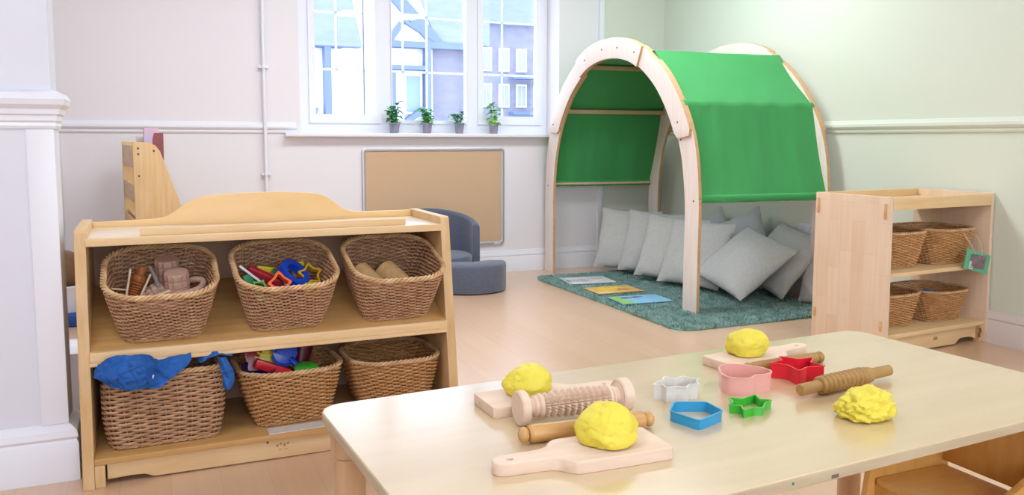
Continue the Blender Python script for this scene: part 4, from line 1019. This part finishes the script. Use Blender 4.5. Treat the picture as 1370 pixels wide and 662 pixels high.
# basket 3: two tan cylinders
TAN = mat('tan_wood_cylinder', hx('#C5A270'), .7, var=(hx('#B5915F'), 60, (1, 1, 1), 4))
for a, c, r, lab in (((.985, .135, .535), (.925, .235, .606), .040, 'slimmer tan cylinder, left one in the right upper basket'), ((1.085, .14, .530), (1.025, .245, .600), .047, 'thicker tan cylinder, right one in the right upper basket')):
    o = thing('tmp', 'x', 'x'); L = between(o, a, c); lo, ro = o.location.copy(), o.rotation_euler.copy(); bpy.data.objects.remove(o)
    o = MB().lathe([(0, 0), (r - .003, 0), (r, .003), (r, L - .003), (r - .003, L), (0, L)], 40).obj('wooden_cylinder', TAN)
    o.location = lo; o.rotation_euler = ro; tag(o, lab, 'cylinder', 'cylinders in the right upper basket')

# blue cloths over the boxy basket
def patch(ctrl, name, m, nu=14, nv=14, wr=.004, seed=0, thick=.003, parent=None):
    rows = [catmull(r, nu) for r in ctrl]; cols = list(zip(*rows)); full = [catmull(c, nv) for c in cols]   # full[i][j]
    for i, c in enumerate(full):
        for j, p in enumerate(c):
            q = p * 22 + Vector((seed, 0, 0)); p += Vector((mnoise.noise(q), mnoise.noise(q + Vector((9, 0, 0))), mnoise.noise(q + Vector((0, 9, 0))))) * wr * 2
            rg = max(0, 1 - abs(mnoise.noise(Vector((p.x * 17 + p.z * 11 + seed, p.y * 8, p.z * 7)))) * 5.5); r2 = max(0, 1 - abs(mnoise.noise(Vector((p.x * 9 - p.z * 22 + seed, p.y * 9, p.z * 12 + 4)))) * 6)
            p += Vector((0, -1, .35)) * (rg * 4.5 + r2 * 3.0) * wr
            q = p * 55 + Vector((seed, 0, 0)); p += Vector((mnoise.noise(q), mnoise.noise(q + Vector((9, 0, 0))), mnoise.noise(q + Vector((0, 9, 0))))) * wr
    o = MB().grid(full).obj(name, m, parent, angle=80)
    md = o.modifiers.new('thick', 'SOLIDIFY'); md.thickness = thick; md.offset = 0
    return o
def LSV(u, v, z): return Vector((u, v, z))
RZ_ = .094 + .245
t = thing('blue_apron', 'crumpled blue cloth draped over the left front of the boxy basket', 'cloth', ls.location, (0, 0, A1), 'blue cloths in the boxy basket')
# rolled hood-like bundle
patch([[LSV(.035, .075, RZ_ + .03), LSV(.06, .045, RZ_ + .062), LSV(.12, .03, RZ_ + .075), LSV(.185, .04, RZ_ + .066), LSV(.215, .07, RZ_ + .04)],
       [LSV(.030, .050, RZ_ + .020), LSV(.07, .005, RZ_ + .045), LSV(.125, -.005, RZ_ + .058), LSV(.19, .0, RZ_ + .045), LSV(.222, .04, RZ_ + .025)],
       [LSV(.030, .040, RZ_ + .012), LSV(.08, -.010, RZ_ + .015), LSV(.13, -.022, RZ_ + .018), LSV(.185, -.015, RZ_ + .012), LSV(.21, .02, RZ_ + .005)],
       [LSV(.055, .032, RZ_ - .005), LSV(.09, .005, RZ_ - .020), LSV(.145, .0, RZ_ - .032), LSV(.20, .005, RZ_ - .03), LSV(.235, .02, RZ_ - .015)]], 'cloth_fold', BLUECLOTH, wr=.003, seed=1, parent=t)
patch([[LSV(.185, .09, RZ_ + .055), LSV(.23, .08, RZ_ + .05), LSV(.28, .08, RZ_ + .056), LSV(.315, .09, RZ_ + .058)],
       [LSV(.19, .03, RZ_ + .035), LSV(.23, .035, RZ_ + .035), LSV(.275, .035, RZ_ + .044), LSV(.318, .045, RZ_ + .048)],
       [LSV(.195, .012, RZ_ + .010), LSV(.225, .022, RZ_ + .012), LSV(.27, .028, RZ_ + .028), LSV(.317, .038, RZ_ + .034)],
       [LSV(.175, .008, RZ_ - .030), LSV(.215, .010, RZ_ - .036), LSV(.255, .022, RZ_ - .010), LSV(.30, .036, RZ_ + .018)]], 'cloth_fold', BLUECLOTH, wr=.003, seed=4, parent=t)
patch([[LSV(.11, -.018, RZ_ + .055), LSV(.14, -.028, RZ_ + .050), LSV(.17, -.022, RZ_ + .055)],
       [LSV(.10, -.024, RZ_ + .03), LSV(.14, -.038, RZ_ + .02), LSV(.18, -.028, RZ_ + .03)],
       [LSV(.105, -.016, RZ_ - .015), LSV(.145, -.026, RZ_ - .025), LSV(.178, -.018, RZ_ - .012)]], 'cloth_fold', BLUECLOTH, wr=.0025, seed=8, parent=t)
MB().box(-.008, .008, -.001, .001, -.012, .012, M=Matrix.Translation((.192, -.004, RZ_ + .002)) @ Matrix.Rotation(.3, 4, 'Y')).obj('care_label', WHITE, t)
t = thing('blue_apron', 'blue cloth hanging over the right corner of the boxy basket', 'cloth', ls.location, (0, 0, A1), 'blue cloths in the boxy basket')
patch([[LSV(.340, .11, RZ_ + .035), LSV(.37, .085, RZ_ + .055), LSV(.41, .08, RZ_ + .055), LSV(.44, .09, RZ_ + .05)],
       [LSV(.345, .07, RZ_ + .010), LSV(.375, .045, RZ_ + .035), LSV(.41, .045, RZ_ + .045), LSV(.445, .06, RZ_ + .03)]], 'cloth_fold', BLUECLOTH, wr=.003, seed=6, parent=t)
patch([[LSV(.395, .05, RZ_ + .035), LSV(.412, .035, RZ_ + .035), LSV(.430, .045, RZ_ + .03)],
       [LSV(.405, .045, RZ_ + .0), LSV(.422, .025, RZ_ - .005), LSV(.440, .04, RZ_ - .0)],
       [LSV(.412, .045, RZ_ - .035), LSV(.430, .022, RZ_ - .038), LSV(.449, .04, RZ_ - .035)],
       [LSV(.415, .045, RZ_ - .068), LSV(.428, .028, RZ_ - .075), LSV(.443, .04, RZ_ - .066)]], 'cloth_fold', BLUECLOTH, wr=.003, seed=7, parent=t)

# sand toys in the golden basket below
def lowM(x, y, z, rx=0, ry=0, rz=0):
    return shelf_xf(.650, .225, .094, 0, .05) @ Matrix.Translation((x, y, z)) @ Matrix.Rotation(rz, 4, 'Z') @ Matrix.Rotation(ry, 4, 'Y') @ Matrix.Rotation(rx, 4, 'X')
GS = 'sand toys in the golden basket'
def rake(label, m, M, name='toy_rake'):
    t = thing(name, label, 'sand toy', group=GS)
    pts = [(-.055, .0), (-.050, .035)]
    for k in range(5):
        x = -.045 + k * .021; pts += [(x, .040), (x + .003, .058), (x + .009, .058), (x + .012, .040)]
    pts += [(.055, .035), (.055, .0), (.04, -.03), (.012, -.045), (-.012, -.045), (-.04, -.03)]
    MB().prism(pts, 'z', -.004, .006).obj('rake_head', m, t, bevel=.002)
    MB().tube(catmull([(0, -.03, .004), (.002, -.06, .010), (0, -.10, .006), (0, -.15, 0)], 4), [.014] * 6 + [.010] * 7, 10).obj('handle', m, t)
    MB().tube(catmull([(-.055, .03, .005), (-.06, .0, .006), (-.04, -.035, .007), (-.01, -.05, .006)], 4), .006, 8).obj('edge_rib', m, t)
    put(t, M @ Matrix.Diagonal((.8, .8, .8, 1))); t.scale = (.8, .8, .8); return t
rake('blue toy rake on top of the sand toys', P_DB, SM(.640, .165, .332, 1.25, 0, .1) @ Matrix.Rotation(.55, 4, 'Z'))
rake('yellow toy rake under the blue one', P_YEL, SM(.588, .185, .330, 1.25, 0, .1) @ Matrix.Rotation(1.0, 4, 'Z'))
tag(MB().prism(rounded_rect(.035, .055, .012), 'z', -.006, .006).obj('toy_spade', P_CRIM, bevel=.004), 'red toy spade standing at the back left of the sand toys', 'sand toy', GS); put(COL.objects[-1], SM(.535, .185, .325, 1.25, -.1, .1))
tag(MB().box(-.065, .065, -.014, .014, -.016, .016).obj('toy_trowel', P_RED, bevel=.006), 'red handle lying below the rakes among the sand toys', 'sand toy', GS); put(COL.objects[-1], SM(.588, .135, .292, 0, .42, 0))
tag(MB().lathe([(0, 0), (.04, 0), (.050, .018), (.054, .034), (.058, .036), (.058, .030), (.052, .030), (.046, .008), (0, .006)], 36).obj('toy_dish', P_NAVY), 'navy blue round dish at the left of the sand toys', 'sand toy', GS); put(COL.objects[-1], SM(.537, .135, .270, .15, .1, 0))
tag(MB().prism([(.038 * (1 + .12 * (k % 2)) * math.cos(2 * PI * k / 32), .038 * (1 + .12 * (k % 2)) * math.sin(2 * PI * k / 32)) for k in range(32)], 'z', -.006, .006).obj('toy_gear', P_LG, bevel=.002), 'light green toothed disc at the right front of the sand toys', 'sand toy', GS); put(COL.objects[-1], SM(.700, .115, .285, .25, .0, 0))
tag(MB().lathe([(0, 0), (.030, 0), (.042, .075), (.039, .075), (.027, .004), (0, .004)], 30).obj('toy_pot', P_MAR), 'dark maroon toy pot at the back of the sand toys', 'sand toy', GS); put(COL.objects[-1], SM(.700, .24, .27, -.3, .2, 0))
tag(MB().box(-.09, .09, -.07, .07, 0, .05).obj('toy_tray', P_NAVY, bevel=.012), 'navy tray beneath the other sand toys', 'sand toy', GS); put(COL.objects[-1], lowM(0, .02, .09, 0, 0, .1))
tag(MB().box(-.08, .08, -.06, .06, 0, .03).obj('toy_block', P_MAR, bevel=.01), 'dark red toy at the bottom of the nearly empty basket', 'toy'); put(COL.objects[-1], shelf_xf(1.035, .26, .105, 0, .2))

# ================================================================== BITS SEEN PAST THE PARTITION
t = thing('floor_cushion', 'blue floor cushion behind the toy shelf beside the partition', 'cushion', (-.56, 5.55, 0))
MB().box(-.17, .17, -.2, .2, .0, .07).obj('cushion_pad', mat('royal_blue_fabric', hx('#2B4B93'), .9), t, bevel=.02, seg=3)
t = thing('storage_tub', 'white storage tub on the blue floor cushion beyond the partition', 'tub', (-.55, 5.55, .071))
MB().lathe([(0, 0), (.12, 0), (.14, .15), (.146, .15), (.146, .16), (.13, .16), (.118, .01), (0, .01)], 32).obj('tub_body', WHITE, t)
b = bmesh.new(); bmesh.ops.create_icosphere(b, subdivisions=4, radius=.115)
for v in b.verts: v.co *= 1 + .12 * mnoise.noise(v.co * 30); v.co.z *= 1.15
m = MB(); m.b.free(); m.b = b; o = m.obj('fluffy_toy', mat('brown_plush', hx('#7A5A42'), .95, .1, sheen=.4)); o.location = (-.55, 5.55, .30)
tag(o, 'brown fluffy toy sitting in the white tub', 'soft toy')
t = thing('white_stool', 'white moulded plastic stool between the partition and the toy shelf', 'stool', (-.36, 3.46, 0))
rows = []
for s_, z in ((1.0, 0.05), (.96, .14), (.86, .22), (.80, .28), (.86, .31), (.7, .325), (.1, .33)): rows.append([Vector((p[0] * s_, p[1] * s_, z)) for p in rounded_rect(.12, .12, .04, 5)])
MB().grid(rows, True, True).obj('stool_body', WHITE, t)
for x, y in ((-.1, -.1), (.1, -.1), (-.1, .1), (.1, .1)): MB().lathe([(.018, 0), (.022, .07)], 10, M=Matrix.Translation((x, y, 0))).obj('leg', WHITE, t)
